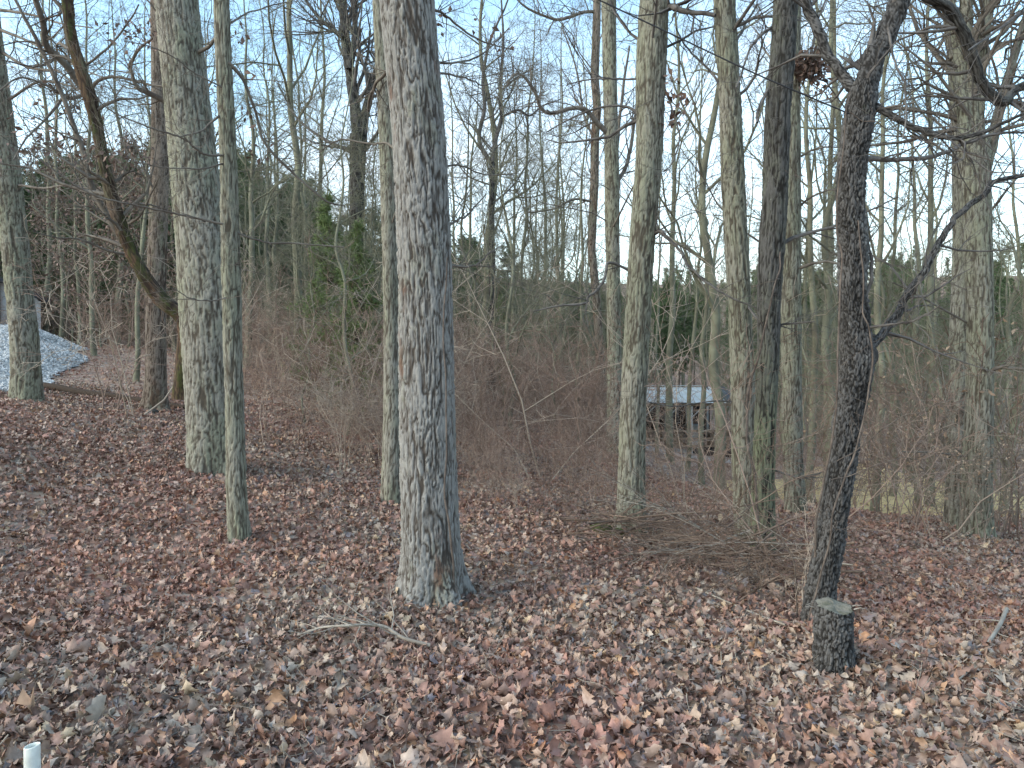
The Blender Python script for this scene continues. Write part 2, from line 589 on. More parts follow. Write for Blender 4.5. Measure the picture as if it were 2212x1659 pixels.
def scatter(name, coll, P, rot, scl, idx, label):
    me = bpy.data.meshes.new(name)
    n = len(P)
    me.vertices.add(n)
    me.vertices.foreach_set("co", np.asarray(P, np.float32).ravel())
    for k, t, a in (("rot", 'FLOAT_VECTOR', rot), ("scl", 'FLOAT', scl), ("idx", 'INT', idx)):
        at = me.attributes.new(k, t, 'POINT')
        at.data.foreach_set("vector" if t == 'FLOAT_VECTOR' else "value", np.asarray(a, np.int32 if t == 'INT' else np.float32).ravel())
    o = obj(name, me)
    ng = bpy.data.node_groups.new(name + "_nodes", 'GeometryNodeTree')
    ng.interface.new_socket(name="Geometry", in_out='INPUT', socket_type='NodeSocketGeometry')
    ng.interface.new_socket(name="Geometry", in_out='OUTPUT', socket_type='NodeSocketGeometry')
    N, L = ng.nodes, ng.links
    gi, go = N.new('NodeGroupInput'), N.new('NodeGroupOutput')
    ci = N.new('GeometryNodeCollectionInfo')
    ci.inputs[0].default_value = coll
    ci.inputs['Separate Children'].default_value = True
    ci.inputs['Reset Children'].default_value = True
    ip = N.new('GeometryNodeInstanceOnPoints')
    ip.inputs['Pick Instance'].default_value = True

    def na(nm, dt):
        a = N.new('GeometryNodeInputNamedAttribute')
        a.data_type = dt
        a.inputs[0].default_value = nm
        return a.outputs[0]
    L.new(gi.outputs[0], ip.inputs['Points'])
    L.new(ci.outputs[0], ip.inputs['Instance'])
    L.new(na('idx', 'INT'), ip.inputs['Instance Index'])
    L.new(na('rot', 'FLOAT_VECTOR'), ip.inputs['Rotation'])
    L.new(na('scl', 'FLOAT'), ip.inputs['Scale'])
    L.new(ip.outputs[0], go.inputs[0])
    md = o.modifiers.new("scatter", 'NODES')
    md.node_group = ng
    return tag(o, label, kind='stuff')


# ------------------------------------------------------------------ leaves
def leaf_mesh(g, kind='oak'):
    Lh = g.uniform(.072, .105) if kind == 'oak' else g.uniform(.05, .08)
    if kind == 'oak':
        st = [0, .1, .24, .36, .5, .6, .75, .86, 1]
        wd = [.014, .06, .3, .15, .48, .2, .4, .17, .0]
        sw = [0, 0, .06, 0, .08, 0, .08, .03, 0]
    else:
        st = [0, .1, .25, .4, .55, .7, .85, 1]
        wd = [.01, .12, .27, .36, .36, .28, .15, 0]
        sw = [0] * 8
    k = g.uniform(-20, 20) if g.random() < .55 else g.choice([-1, 1]) * g.uniform(20, 48)
    fold = g.normal() * .65
    tw = g.normal() * 5
    V = []
    for t, w, s in zip(st, wd, sw):
        x = t * Lh
        a = k * x
        cx = math.sin(a) / k if abs(k) > .1 else x
        cz = (1 - math.cos(a)) / k if abs(k) > .1 else 0
        for side in (-1, 0, 1):
            ww = w * Lh * .85 * g.uniform(.85, 1.15) * abs(side)
            aa = fold * abs(side) + g.normal() * .22
            y = side * ww * math.cos(aa)
            z = ww * math.sin(aa)
            ta = tw * x
            y, z = y * math.cos(ta) - z * math.sin(ta), y * math.sin(ta) + z * math.cos(ta)
            V.append((cx - Lh * .5 + s * Lh * abs(side) * math.cos(a), y, cz + z + s * Lh * abs(side) * math.sin(a)))
    V = np.array(V)
    V[:, 2] -= V[:, 2].mean()
    n = len(st)
    Fq = []
    for i in range(n - 1):
        for j in range(2):
            a = i * 3 + j
            Fq.append((a, a + 1, a + 4, a + 3))
    me = mesh_np("leaf", V, np.array(Fq))
    me.materials.append(M['leaf'])
    return me


gl = np.random.default_rng(21)
leaf_meshes = [leaf_mesh(gl) for _ in range(14)] + [leaf_mesh(gl, 'oval') for _ in range(4)]
for k in range(4):
    T = Tubes()
    grow(T, gl, (-.1, 0, .01), (1, .1, .02), gl.uniform(.16, .34), gl.uniform(.0018, .0035), 2, (2,), 0, .16)
    me = T.mesh("litter_twig"); me.materials.append(M['dead'])
    leaf_meshes.append(me)
leaf_coll = proto_coll("leaf_kind", leaf_meshes)


def wedge(n, y0, y1, side=.72, g=rng):
    Y = np.sqrt(g.uniform(y0 * y0, y1 * y1, n))
    X = g.uniform(-1, 1, n) * (Y * side + .4)
    return X, Y


def leaf_rots(n, g, tilt=.46):
    flip = (g.random(n) < .45) * math.pi
    return np.stack([g.normal(size=n) * tilt + flip, g.normal(size=n) * tilt, g.uniform(0, 6.283, n)], 1)


def bank_edge(x, y):
    return 178 - 88 * np.clip((20.5 - y) / 5.5, 0, 1.6) ** 1.5 + (vnoise(np.stack([x * .8, y * .8, x * 0], 1), 8) - .5) * 40   # layout x of the right edge


def in_bank(x, y):
    return (1106 + x / np.maximum(y, .1) * F < bank_edge(x, y)) & (y > 13.6) & (y < 26)


def bank_lift(x, y):
    px = 1106 + x / y * F
    return .03 + .6 * np.clip((y - 14) / 6, 0, 1) * np.clip((bank_edge(x, y) - 5 - px) / 110, 0, 1)


zones = [(1.2, 5, 26 * 1050), (5, 9, 42 * 820), (9, 16, 126 * 420), (16, 36, 740 * 85)]
LX, LY = [], []
for a, b, n in zones:
    x, y = wedge(int(n), a, b)
    LX.append(x); LY.append(y)
LX = np.concatenate(LX); LY = np.concatenate(LY)
ok = ~((((LX - 13.5) / 7.5) ** 2 + ((LY - 20.5) / 5) ** 2) < .8)
ok &= ~in_bank(LX, LY)
LX, LY = LX[ok], LY[ok]
n = len(LX)
LZ = gz(LX, LY) + np.abs(rng.normal(size=n)) * .018 + .006
scatter("leaf_litter", leaf_coll, np.stack([LX, LY, LZ], 1), leaf_rots(n, rng), rng.uniform(.45, 1.05, n), np.where(rng.random(n) < .012, rng.integers(18, 22, n), rng.integers(0, 18, n)),
        "deep litter of curled dry oak leaves covering the forest floor")
# the largest leaves, one by one
gp = np.random.default_rng(5)
placed = 0
special = [(95, 1560, .17), (790, 1620, .17), (215, 1575, .2), (1140, 1405, .15), (175, 1330, .13), (740, 1490, .14), (20, 1500, .15), (965, 1640, .15),
           (1330, 1640, .14), (170, 1420, .14), (475, 1525, .12), (450, 1440, .12), (2090, 1515, .12), (1160, 1270, .12)]
while placed < 300:
    if placed < len(special):
        sx, sy, sz = special[placed]
        Yd = CAM_Z / ((sy - 800) / F)
        x, y = (sx - 1106) / F * Yd, Yd
        s = sz / .09
    else:
        yy = math.sqrt(gp.uniform(2.4 ** 2, 4.6 ** 2)); x = gp.uniform(-1, 1) * yy * .68; y = yy
        s = gp.uniform(1.0, 1.55)
    o = obj("leaf", leaf_meshes[int(gp.integers(0, 14))], None, ground, (x, y, g1(x, y) + .03 + gp.uniform(0, .015)))
    o.rotation_euler = (gp.normal() * .3, gp.normal() * .3, gp.uniform(0, 6.28))
    o.scale = (s, s, s)
    placed += 1

# ------------------------------------------------------------------ near trees: trunks
def bark_disp(q, seed, kind, depth, scale):
    wp = q * np.array([11, 11, 4.0]) + seed
    warp = np.stack([vnoise(wp, 1), vnoise(wp, 2), vnoise(wp, 3)], 1) - .5
    wp = q * np.array([38, 38, 16.0]) + seed
    warp2 = np.stack([vnoise(wp, 4), vnoise(wp, 5), vnoise(wp, 6)], 1) - .5
    if kind == 'scaly':
        f1, f2, cid = worley(q * np.array([1, 1, .26]) * scale * 2.1 + warp * 2.8 + warp2 * 1.6 + seed, 3)
        ridge = np.clip((f2 - f1) / .22, 0, 1)
        f1, f2, c2 = worley(q * np.array([1, 1, .6]) * scale * 2.6 + warp * 3 + seed, 9)
        ridge = ridge * (.45 + .55 * np.clip((f2 - f1) / .25, 0, 1))
        big = vnoise(q * np.array([14, 14, 7.]) + seed, 8)
        return ridge * (.45 + .75 * big), depth * (ridge - 1) + depth * .7 * (cid - .5)
    n1 = vnoise(q * np.array([1, 1, .085]) * scale * 1.75 + warp * np.array([1.5, 1.5, .6]) + warp2 * .5 + seed, 3)
    n2 = vnoise(q * np.array([1, 1, .12]) * scale * 2.5 + warp * np.array([1.7, 1.7, .7]) + warp2 * .6 + seed + 9, 13)
    n3 = vnoise(q * np.array([1, 1, .10]) * scale * 3.7 + warp * np.array([1.4, 1.4, .6]) + warp2 * .9 + seed + 5, 14)
    r1 = np.clip(np.abs(n1 - .5) / .15, 0, 1)
    r2 = np.clip(np.abs(n2 - .5) / .13, 0, 1)
    r3 = np.clip(np.abs(n3 - .5) / .1, 0, 1)
    f1, f2, cid = worley(q * np.array([1, 1, .33]) * scale * 1.6 + warp * 2.5 + warp2 * 1.2 + seed, 9)
    cr = np.clip((f2 - f1) / .15, 0, 1)
    ridge = np.minimum(r1, .25 + .75 * r2) * (.6 + .4 * r3) * (.75 + .25 * cr)
    deep = vnoise(q * np.array([7, 7, 2.]) + seed, 8)
    return ridge, depth * (.7 + .8 * deep) * (ridge ** .8 - 1) + depth * .3 * (cid - .5)


def bark_tube(S, seg, depth, scale, kind, step=.012):
    """S rows (x, y, z, r): a limb thick enough to show its bark"""
    arc = np.concatenate([[0], np.cumsum(np.linalg.norm(np.diff(S[:, :3], axis=0), axis=1))])
    t = np.arange(0, arc[-1], step)
    C = np.stack([np.interp(t, arc, S[:, k]) for k in range(4)], 1)
    T = np.gradient(C[:, :3], axis=0); T /= np.linalg.norm(T, axis=1, keepdims=True)
    k = 15; ker = np.hanning(k + 2)[1:-1]; ker /= ker.sum()
    T = np.stack([np.convolve(np.pad(T[:, i], (7, 7), mode='edge'), ker, 'valid') for i in range(3)], 1)
    T /= np.linalg.norm(T, axis=1, keepdims=True)
    U = np.cross(T, np.array([0, 1.0, 0.03])); U /= np.linalg.norm(U, axis=1, keepdims=True)
    W = np.cross(T, U)
    th = np.arange(seg) * 2 * np.pi / seg
    r = C[:, 3][:, None] * (1 + .05 * np.sin(th[None] * 2 + t[:, None] * 5) + .04 * np.sin(th[None] * 3 - t[:, None] * 9))
    q = np.stack([(r * np.cos(th)).ravel(), (r * np.sin(th)).ravel(), np.repeat(t, seg)], 1)
    ridge, disp = bark_disp(q, 3.0 + arc[-1] * 7, kind, depth, scale)
    rr = r.ravel() + disp * np.clip(r.ravel() / .07, .2, 1)
    rr = rr.reshape(len(t), seg)
    V = C[:, None, :3] + rr[..., None] * (np.cos(th)[None, :, None] * U[:, None] + np.sin(th)[None, :, None] * W[:, None])
    i, j = np.meshgrid(np.arange(len(t) - 1), np.arange(seg), indexing='ij')
    Fq = np.stack([i * seg + j, i * seg + (j + 1) % seg, (i + 1) * seg + (j + 1) % seg, (i + 1) * seg + j], -1).reshape(-1, 4)[:, ::-1]
    return V.reshape(-1, 3), Fq, ridge


def trunk_mesh(path, Y, kind, seg, dz, H, base, depth, scale, roots=.0, seed=0, oval=None):
    """path: (x, y, width) from base upwards in the layout at distance Y"""
    P = np.array([[*pt(x, y, Y), w * 1.09 / F * Y / 2] for x, y, w in path])
    z = P[:, 2]
    ztop = z[-1]
    sl = (P[-1, 0] - P[-2, 0]) / max(z[-1] - z[-2], .1)
    zs = np.concatenate([np.arange(z[0] - .35, ztop + (.3 if H > 9 else 0), dz), np.arange(ztop + .45, base[2] + H, .4)])
    if H < 9: zs = zs[zs < ztop]
    zz = np.concatenate([z, [base[2] + H]])
    xx = np.concatenate([P[:, 0], [P[-1, 0] + sl * .6 * (base[2] + H - ztop)]])
    rr = np.concatenate([P[:, 3], [P[-1, 3] * .35]])
    X = np.interp(zs, zz, xx); Rd = np.interp(zs, zz, rr)
    k = max(3, int(.35 / dz)); ker = np.hanning(k + 2)[1:-1]; ker /= ker.sum()
    sm = lambda a: np.convolve(np.pad(a, (k // 2, k - 1 - k // 2), mode='edge'), ker, 'valid')
    X, Rd = sm(X), sm(Rd)
    g = np.random.default_rng(seed)
    ph = g.uniform(0, 6.28, 4)
    Yc = base[1] + .04 * np.sin(zs * .8 + ph[0]) * np.clip((zs - base[2]) / 2, 0, 1)
    th = np.arange(seg) * 2 * np.pi / seg
    TH, ZZ = np.meshgrid(th, zs)
    RR = np.repeat(Rd[:, None], seg, 1)
    hh = np.clip(ZZ - base[2], 0, None)
    fl = np.exp(-hh / .16)
    RR = RR * (1 + roots * fl * (.35 + .65 * np.cos(TH * 5 + ph[1]) * .8 + .35 * np.cos(TH * 3 + ph[2])))
    RR = RR * (1 + .03 * np.sin(TH * 2 + ZZ * 1.3 + ph[3]) + .02 * np.sin(TH * 3 - ZZ * 2.1 + ph[0]))
    sx = RR * np.cos(TH); sy = RR * np.sin(TH)
    q = np.stack([sx.ravel(), sy.ravel(), ZZ.ravel()], 1)
    ridge, disp = bark_disp(q, seed, kind, depth, scale)
    disp = disp + (vnoise(q * np.array([90, 90, 30.]), 4) - .5) * depth * .45
    disp = disp * np.clip(RR.ravel() / .08, .25, 1)
    rad = RR.ravel() + disp
    V = np.stack([X.repeat(seg) + rad * np.cos(TH.ravel()), Yc.repeat(seg) + rad * np.sin(TH.ravel()), ZZ.ravel()], 1) - np.asarray(base)
    nr = len(zs)
    i, j = np.meshgrid(np.arange(nr - 1), np.arange(seg), indexing='ij')
    Fq = np.stack([i * seg + j, i * seg + (j + 1) % seg, (i + 1) * seg + (j + 1) % seg, (i + 1) * seg + j], -1).reshape(-1, 4)
    info = (zs, X, Yc, Rd)
    return mesh_np("trunk", V, Fq, True, {"ridge": ridge}), info


def limb(T, tree_Y, path, dY=0.0, g=None, tw=10, tl=.5, sides=8, wig=.012, lv=(3, 2), up=.03):
    """limb through layout points (x, y, width); dY metres nearer(-)/farther(+) at the tip; then side twigs in T['twig']"""
    g = g or rng
    n = len(path)
    P = []
    for i, (x, y, w) in enumerate(path):
        Yi = tree_Y + dY * (i / (n - 1))
        P.append([*pt(x, y, Yi), w / F * Yi / 2])
    m = 6 * n
    S = smooth_path(P, m)
    S[1:, :3] += np.cumsum(g.normal(size=(m - 1, 3)) * wig * .35, 0) * np.sin(np.linspace(0, np.pi, m - 1))[:, None]
    if sides >= 10:
        T[0].big = S
    else:
        T[0].add(S[:, :3], np.maximum(S[:, 3], .0015), sides)
    for k in range(tw):
        i = int(g.uniform(.12, .98) * (m - 1))
        d = nrm(S[min(i + 1, m - 1), :3] - S[max(i - 1, 0), :3])
        a = R(g.uniform(30, 75))
        dd = d * math.cos(a) + perp(d, g) * math.sin(a)
        grow(T[1], g, S[i, :3], dd, tl * g.uniform(.5, 1.5), max(S[i, 3] * .4, .0022), 2, lv, up, .25, ratio=.6)
    return S


NEAR = {}


def near_tree(key, name, label, cat, Y, path, mat, bark='oak', seg=64, dz=.02, H=13, depth=.006, scale=30, roots=.25, group=None, crown=(8, 1.6), limbmat='limb', rand_z=None):
    b = pt(path[0][0], path[0][1], Y)
    base = (b[0], Y, g1(b[0], Y) if abs(g1(b[0], Y) - b[2]) < .12 else b[2])
    t = thing(name, base, label, cat, group)
    seed = sum(ord(c) * (i + 3) for i, c in enumerate(key)) % 997
    me, info = trunk_mesh(path, Y, bark, seg, dz, H, base, depth, scale, roots, seed)
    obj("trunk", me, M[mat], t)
    NEAR[key] = dict(t=t, base=base, Y=Y, info=info, limbs=Tubes(), twigs=Tubes(), g=np.random.default_rng(seed), limbmat=limbmat, H=H, mat=mat, bark=bark)
    # random side branches, above the head of the view and some within it
    d = NEAR[key]
    g = d['g']
    zs, X, Yc, Rd = info
    zlo, zhi = rand_z or (base[2] + 2.6, base[2] + H)
    for k in range(crown[0]):
        z = g.uniform(zlo, zhi)
        i = int(np.searchsorted(zs, z).clip(0, len(zs) - 1))
        az = g.uniform(0, 6.283)
        el = g.uniform(.05, .9)
        dd = np.array([math.cos(az) * math.cos(el), math.sin(az) * math.cos(el), math.sin(el)])
        r0 = min(Rd[i] * .3, g.uniform(.006, .022))
        grow(d['twigs'], g, (X[i] + dd[0] * Rd[i] * .6, Yc[i] + dd[1] * Rd[i] * .6, z), dd, crown[1] * g.uniform(.6, 1.4), r0, 1, (6, 4, 3), .05, .2, ratio=.55, rmin=.0014)
    if H > 10:   # the top of the crown, above the view
        i = len(zs) - 1
        for k in range(5):
            az = g.uniform(0, 6.283); el = g.uniform(.7, 1.3)
            dd = np.array([math.cos(az) * math.cos(el), math.sin(az) * math.cos(el), math.sin(el)])
            grow(d['twigs'], g, (X[i], Yc[i], zs[i] - .3), dd, 4 * g.uniform(.7, 1.2), Rd[i] * .6, 0, (7, 5), .05, .16, rmin=.003)
    return NEAR[key]


near_tree('main', 'oak_tree', "thick grey oak with deeply furrowed bark standing in the centre foreground", 'tree', 5.3,
          [(937, 1288, 138), (934, 1240, 124), (930, 1180, 118), (928, 1100, 114), (923, 900, 109), (917, 600, 106), (905, 300, 107), (881, 0, 112)],
          'oak', 'oak', 176, .0095, 14, .015, 30, .34, crown=(7, .8))
near_tree('bigleft', 'oak_tree', "broad lichen covered trunk left of centre, behind a slim trunk", 'tree', 8.6,
          [(468, 1014, 110), (465, 900, 108), (457, 700, 110), (444, 550, 100), (416, 336, 93), (379, 0, 82)],
          'grey', 'oak', 136, .014, 15, .014, 27, .15, crown=(6, 1.6))
near_tree('slimleft', 'slim_tree', "slim grey trunk in front of the right edge of the broad left trunk", 'tree', 6.4,
          [(517, 1162, 46), (512, 1080, 42), (507, 900, 36), (495, 560, 38), (490, 336, 33), (480, 130, 32), (476, 0, 31)],
          'green', 'oak', 72, .014, 12, .010, 32, .15, crown=(9, 1.2))
near_tree('farleft', 'left_edge_tree', "grey trunk at the far left edge beside the gravel bank", 'tree', 12.5,
          [(60, 870, 60), (57, 800, 55), (51, 715, 53), (38, 622, 50), (31, 542, 50), (3, 302, 50), (-20, 67, 46), (-28, 0, 45)],
          'green', 'oak', 88, .02, 15, .017, 22, .2, crown=(12, 2.2))
near_tree('behindleft', 'dark_based_tree', "trunk with dark flared base behind and left of the broad left trunk", 'tree', 13.0,
          [(335, 888, 50), (337, 800, 40), (338, 650, 36), (345, 450, 35), (348, 336, 35), (342, 0, 33)],
          'brown', 'oak', 72, .022, 14, .009, 26, .45, crown=(12, 2.2))
near_tree('shadow', 'slim_tree', "slim grey trunk close behind the left side of the central oak", 'tree', 8.0,
          [(845, 1088, 40), (847, 900, 36), (845, 700, 34), (837, 300, 33), (822, 0, 32)],
          'grey', 'oak', 60, .018, 13, .006, 34, .2, crown=(6, 1.4))
near_tree('fork', 'forked_tree', "dark trunk that forks high up, left of the central oak in mid distance", 'tree', 19.0,
          [(772, 870, 30), (770, 600, 28), (772, 400, 30), (775, 290, 36)],
          'dark', 'oak', 48, .035, 8.0, .01, 22, .2, crown=(0, 1), limbmat='limb_dark')
near_tree('sapling', 'forked_tree', "slender dark tree forking into two wavy stems against the sky right of the oak", 'tree', 20.0,
          [(1062, 830, 14), (1063, 600, 13), (1062, 450, 12), (1063, 350, 11)],
          'dark', 'oak', 20, .06, 7.2, .004, 22, .1, crown=(0, 1), limbmat='limb_dark')
near_tree('thinmid', 'slim_tree', "thin crooked trunk just left of the pair right of centre", 'tree', 20.0,
          [(1300, 935, 20), (1296, 780, 18), (1288, 640, 17), (1278, 540, 16), (1284, 400, 17), (1285, 300, 18), (1290, 235, 17), (1284, 168, 17), (1290, 0, 15)],
          'brown', 'oak', 36, .04, 16, .006, 26, .1, crown=(16, 2.4))
near_tree('mid', 'slim_tree', "straight grey trunk immediately left of the trunk with mossy knots", 'tree', 15.0,
          [(1330, 985, 36), (1328, 850, 30), (1324, 600, 28), (1322, 480, 29), (1320, 285, 28), (1315, 0, 30)],
          'green', 'oak', 56, .028, 15, .009, 24, .15, crown=(14, 2.2))
near_tree('knots', 'knotted_oak', "pale green trunk with two mossy knots high up, right of centre", 'tree', 7.5,
          [(1362, 1152, 64), (1363, 1080, 54), (1366, 880, 51), (1376, 710, 52), (1384, 550, 53), (1402, 330, 53), (1407, 150, 60), (1415, 0, 57)],
          'green', 'oak', 88, .013, 13, .012, 29, .38, crown=(10, 1.2), limbmat='limb_dark')
near_tree('pairleft', 'lichened_tree', "left trunk of the close pair behind the cable, pale green bark", 'tree', 7.3,
          [(1612, 1165, 46), (1606, 1000, 48), (1602, 800, 46), (1597, 640, 44), (1590, 500, 46), (1584, 370, 48), (1580, 235, 45), (1567, 0, 44)],
          'green', 'oak', 80, .013, 13, .011, 30, .2, crown=(10, 1.2), limbmat='limb_dark')
near_tree('pairright', 'dark_trunk_tree', "right trunk of the close pair, dark bark above and green at its base", 'tree', 6.8,
          [(1647, 1194, 54), (1649, 1050, 46), (1655, 900, 42), (1662, 777, 42), (1664, 640, 45), (1670, 540, 51), (1676, 440, 50), (1681, 235, 50), (1690, 118, 50), (1695, 0, 49)],
          'dark_green', 'oak', 80, .013, 13, .012, 28, .15, crown=(8, 1.0), limbmat='limb_dark')
near_tree('palebehind', 'lichened_tree', "pale straight trunk right behind the dark trunk of the close pair", 'tree', 9.0,
          [(1718, 1118, 44), (1713, 1000, 39), (1708, 800, 38), (1705, 600, 39), (1710, 336, 36), (1714, 0, 32)],
          'green', 'oak', 72, .016, 14, .010, 30, .15, crown=(12, 1.6))
near_tree('crooked', 'crooked_tree', "crooked blackish scaly trunk behind the cut stump, forked above", 'tree', 4.7,
          [(1766, 1352, 66), (1772, 1290, 62), (1781, 1234, 60), (1796, 1167, 58), (1806, 1100, 58), (1814, 1046, 60), (1828, 980, 54), (1833, 912, 56), (1848, 845, 66), (1857, 777, 68), (1850, 680, 58), (1845, 610, 53), (1848, 540, 60), (1840, 440, 54), (1842, 360, 54), (1852, 300, 57), (1862, 215, 60), (1864, 190, 46), (1866, 172, 22)],
          'black', 'scaly', 112, .0095, 3.4, .015, 32, .25, crown=(0, 1), limbmat='limb_dark')
near_tree('rightbig', 'forked_tree', "large pale grey trunk near the right edge, branching into several stems", 'tree', 8.5,
          [(2107, 1160, 62), (2108, 1060, 55), (2113, 880, 50), (2112, 700, 50), (2108, 540, 54), (2103, 400, 60), (2102, 300, 62)],
          'green', 'oak', 88, .015, 4.8, .012, 28, .3, crown=(3, 1.4))
near_tree('rightbehind', 'smooth_tree', "smoother pale trunk directly behind the left side of the large right trunk", 'tree', 9.6,
          [(2062, 1130, 40), (2064, 1000, 38), (2067, 880, 38), (2072, 700, 36), (2078, 540, 32), (2076, 300, 26), (2060, 100, 22), (2046, 0, 22)],
          'grey', 'oak', 56, .02, 12, .005, 36, .2, crown=(10, 1.5))


def L_(key, path, dY=0., **kw):
    d = NEAR[key]
    T = Tubes()
    d.setdefault('limb_list', []).append(T)
    return limb((T, d['twigs']), d['Y'], path, dY, d['g'], **kw)


# limbs that can be followed in the photograph
L_('bigleft', [(392, 234, 13), (336, 208, 11), (302, 192, 9), (287, 161, 8), (289, 134, 7), (309, 104, 6), (329, 84, 4)], -.6, tw=12)
L_('bigleft', [(415, 118, 9), (452, 100, 8), (470, 70, 6), (485, 30, 4)], -.4, tw=6)
L_('slimleft', [(492, 134, 9), (524, 168, 7), (555, 235, 6), (571, 302, 6), (622, 363, 5), (706, 433, 4), (743, 444, 2.5)], .6, tw=14)
L_('slimleft', [(476, 249, 5), (437, 279, 4), (386, 296, 2.5)], -.4, tw=5)
L_('slimleft', [(486, 336, 5), (437, 333, 4.5), (386, 302, 4), (319, 282, 3.5), (235, 242, 3), (185, 188, 2)], -.8, tw=12)
L_('slimleft', [(486, 353, 4), (437, 361, 3.5), (370, 356, 3), (286, 348, 2)], -.5, tw=8)
L_('slimleft', [(495, 487, 5), (403, 467, 4.5), (319, 450, 4), (218, 430, 4), (145, 390, 3.5), (77, 339, 3), (20, 308, 2)], -1.0, tw=16)
L_('slimleft', [(500, 497, 4.5), (555, 518, 4), (638, 524, 3.5), (743, 534, 2.5)], .3, tw=12)
L_('slimleft', [(500, 640, 4), (455, 650, 3), (410, 648, 2.5), (370, 622, 2)], -.5, tw=6)
L_('slimleft', [(484, 190, 4), (420, 160, 3), (350, 120, 2.5), (270, 90, 2)], -.6, tw=10)
L_('slimleft', [(480, 60, 5), (540, 30, 3.5), (620, 5, 2.5)], .5, tw=8)
L_('farleft', [(20, 215, 6), (84, 178, 5), (145, 185, 4), (200, 205, 3)], -1, tw=10, tl=.9)
L_('farleft', [(40, 400, 6), (90, 405, 5), (145, 398, 4), (215, 412, 3)], -1, tw=10, tl=.9)
L_('farleft', [(0, 110, 8), (60, 145, 6), (128, 158, 5), (175, 202, 3)], -1.5, tw=12, tl=.9)
L_('farleft', [(-10, 60, 8), (60, 90, 5), (140, 130, 4), (230, 170, 2)], -2, tw=12, tl=.9)
L_('farleft', [(-15, 20, 8), (60, 30, 5), (120, 50, 4), (200, 60, 2)], -2, tw=12, tl=.9)
L_('main', [(938, 138, 7), (970, 128, 5), (1040, 100, 4), (1100, 60, 2.5)], .4, tw=10)
L_('main', [(940, 158, 6), (988, 160, 4), (1040, 178, 3), (1090, 172, 2)], .4, tw=8)
L_('main', [(962, 571, 7), (1015, 576, 4.5), (1052, 555, 3.5), (1085, 530, 2)], .3, tw=10)
L_('main', [(955, 500, 7), (985, 478, 5), (1010, 462, 4), (1050, 420, 2.5)], .4, tw=10)
L_('main', [(950, 360, 5), (1000, 360, 4), (1050, 382, 3), (1110, 378, 2)], .5, tw=10)
L_('main', [(855, 108, 9), (838, 150, 8), (806, 190, 7), (795, 240, 5)], .9, tw=8)
L_('main', [(862, 330, 6), (835, 310, 5), (800, 318, 4), (740, 312, 3), (690, 330, 2)], .2, tw=10)
L_('main', [(935, 20, 6), (965, 35, 5), (1020, 75, 4), (1110, 108, 2.5)], .5, tw=10)
# forks
for kk, s in (('fork', [(774, 300, 26), (766, 230, 24), (756, 168, 22), (744, 100, 20), (738, 0, 18), (734, -120, 14)]),
              ('fork', [(780, 300, 22), (790, 240, 20), (805, 180, 18), (822, 130, 16), (835, 40, 14), (842, -100, 10)]),
              ('fork', [(755, 150, 14), (764, 100, 13), (766, 40, 12), (766, -80, 9)]),
              ('fork', [(741, 82, 10), (715, 60, 9), (690, 40, 8), (660, 0, 6)])):
    L_(kk, s, .3, tw=16, tl=1.7, lv=(5, 3), sides=10)
L_('fork', [(765, 330, 10), (700, 300, 7), (640, 250, 4), (600, 180, 3)], .5, tw=14, tl=1.6)
L_('fork', [(785, 330, 10), (820, 280, 7), (850, 240, 4)], -.5, tw=8, tl=1.4)
for s in ([(1062, 356, 10), (1035, 302, 9), (1045, 235, 8), (1043, 168, 7), (1058, 84, 6), (1089, 17, 4), (1110, -40, 3)],
          [(1063, 356, 9), (1067, 319, 8.5), (1085, 252, 8), (1082, 202, 7), (1089, 101, 6), (1085, 20, 4), (1078, -50, 3)],
          [(1085, 252, 6), (1119, 238, 5.5), (1146, 249, 4.5), (1173, 229, 3.5), (1210, 215, 2)],
          [(1082, 196, 5), (1123, 162, 4), (1150, 150, 3)], [(1060, 400, 4), (1010, 380, 3), (980, 340, 2)], [(1064, 440, 4), (1110, 400, 3), (1150, 340, 2)]):
    L_('sapling', s, .5, tw=16, tl=1.2, lv=(5, 3))
L_('mid', [(1318, 293, 13), (1288, 263, 11), (1258, 232, 10), (1183, 239, 8), (1157, 195, 7), (1123, 158, 6), (1089, 182, 3)], -1, tw=20, tl=.9)
L_('mid', [(1318, 388, 8), (1330, 360, 7), (1345, 200, 6), (1360, 100, 4)], .8, tw=12, tl=1)
L_('mid', [(1325, 400, 10), (1345, 375, 9), (1360, 330, 8), (1375, 230, 6), (1385, 140, 4)], 1, tw=12, tl=1)
L_('thinmid', [(1290, 25, 8), (1258, 27, 7), (1224, 39, 7), (1194, 42, 6), (1140, 20, 5), (1112, -5, 3)], -1, tw=16, tl=1.2)
L_('thinmid', [(1278, 435, 6), (1240, 432, 5), (1200, 452, 4), (1140, 460, 3)], -1, tw=16, tl=1)
L_('thinmid', [(1284, 300, 7), (1262, 250, 5), (1245, 150, 4), (1215, 60, 3)], 1, tw=16, tl=1.2)
L_('knots', [(1388, 252, 8), (1359, 235, 6), (1307, 232, 5), (1241, 255, 4), (1180, 286, 2.5)], .6, tw=16)
L_('knots', [(1438, 18, 17), (1460, 14, 14), (1500, 26, 11), (1545, 34, 9)], -.3, tw=10, wig=.02)
L_('knots', [(1392, 524, 13), (1410, 506, 11), (1430, 498, 9), (1446, 504, 8), (1480, 544, 6), (1498, 576, 5), (1535, 609, 4.5), (1586, 643, 4), (1636, 666, 2.5)], -.6, tw=18)
L_('knots', [(1368, 589, 7), (1340, 575, 6), (1314, 569, 6), (1304, 592, 6), (1294, 616, 6), (1267, 636, 5.5), (1260, 653, 5), (1206, 660, 4), (1150, 673, 2.5)], -.4, tw=14)
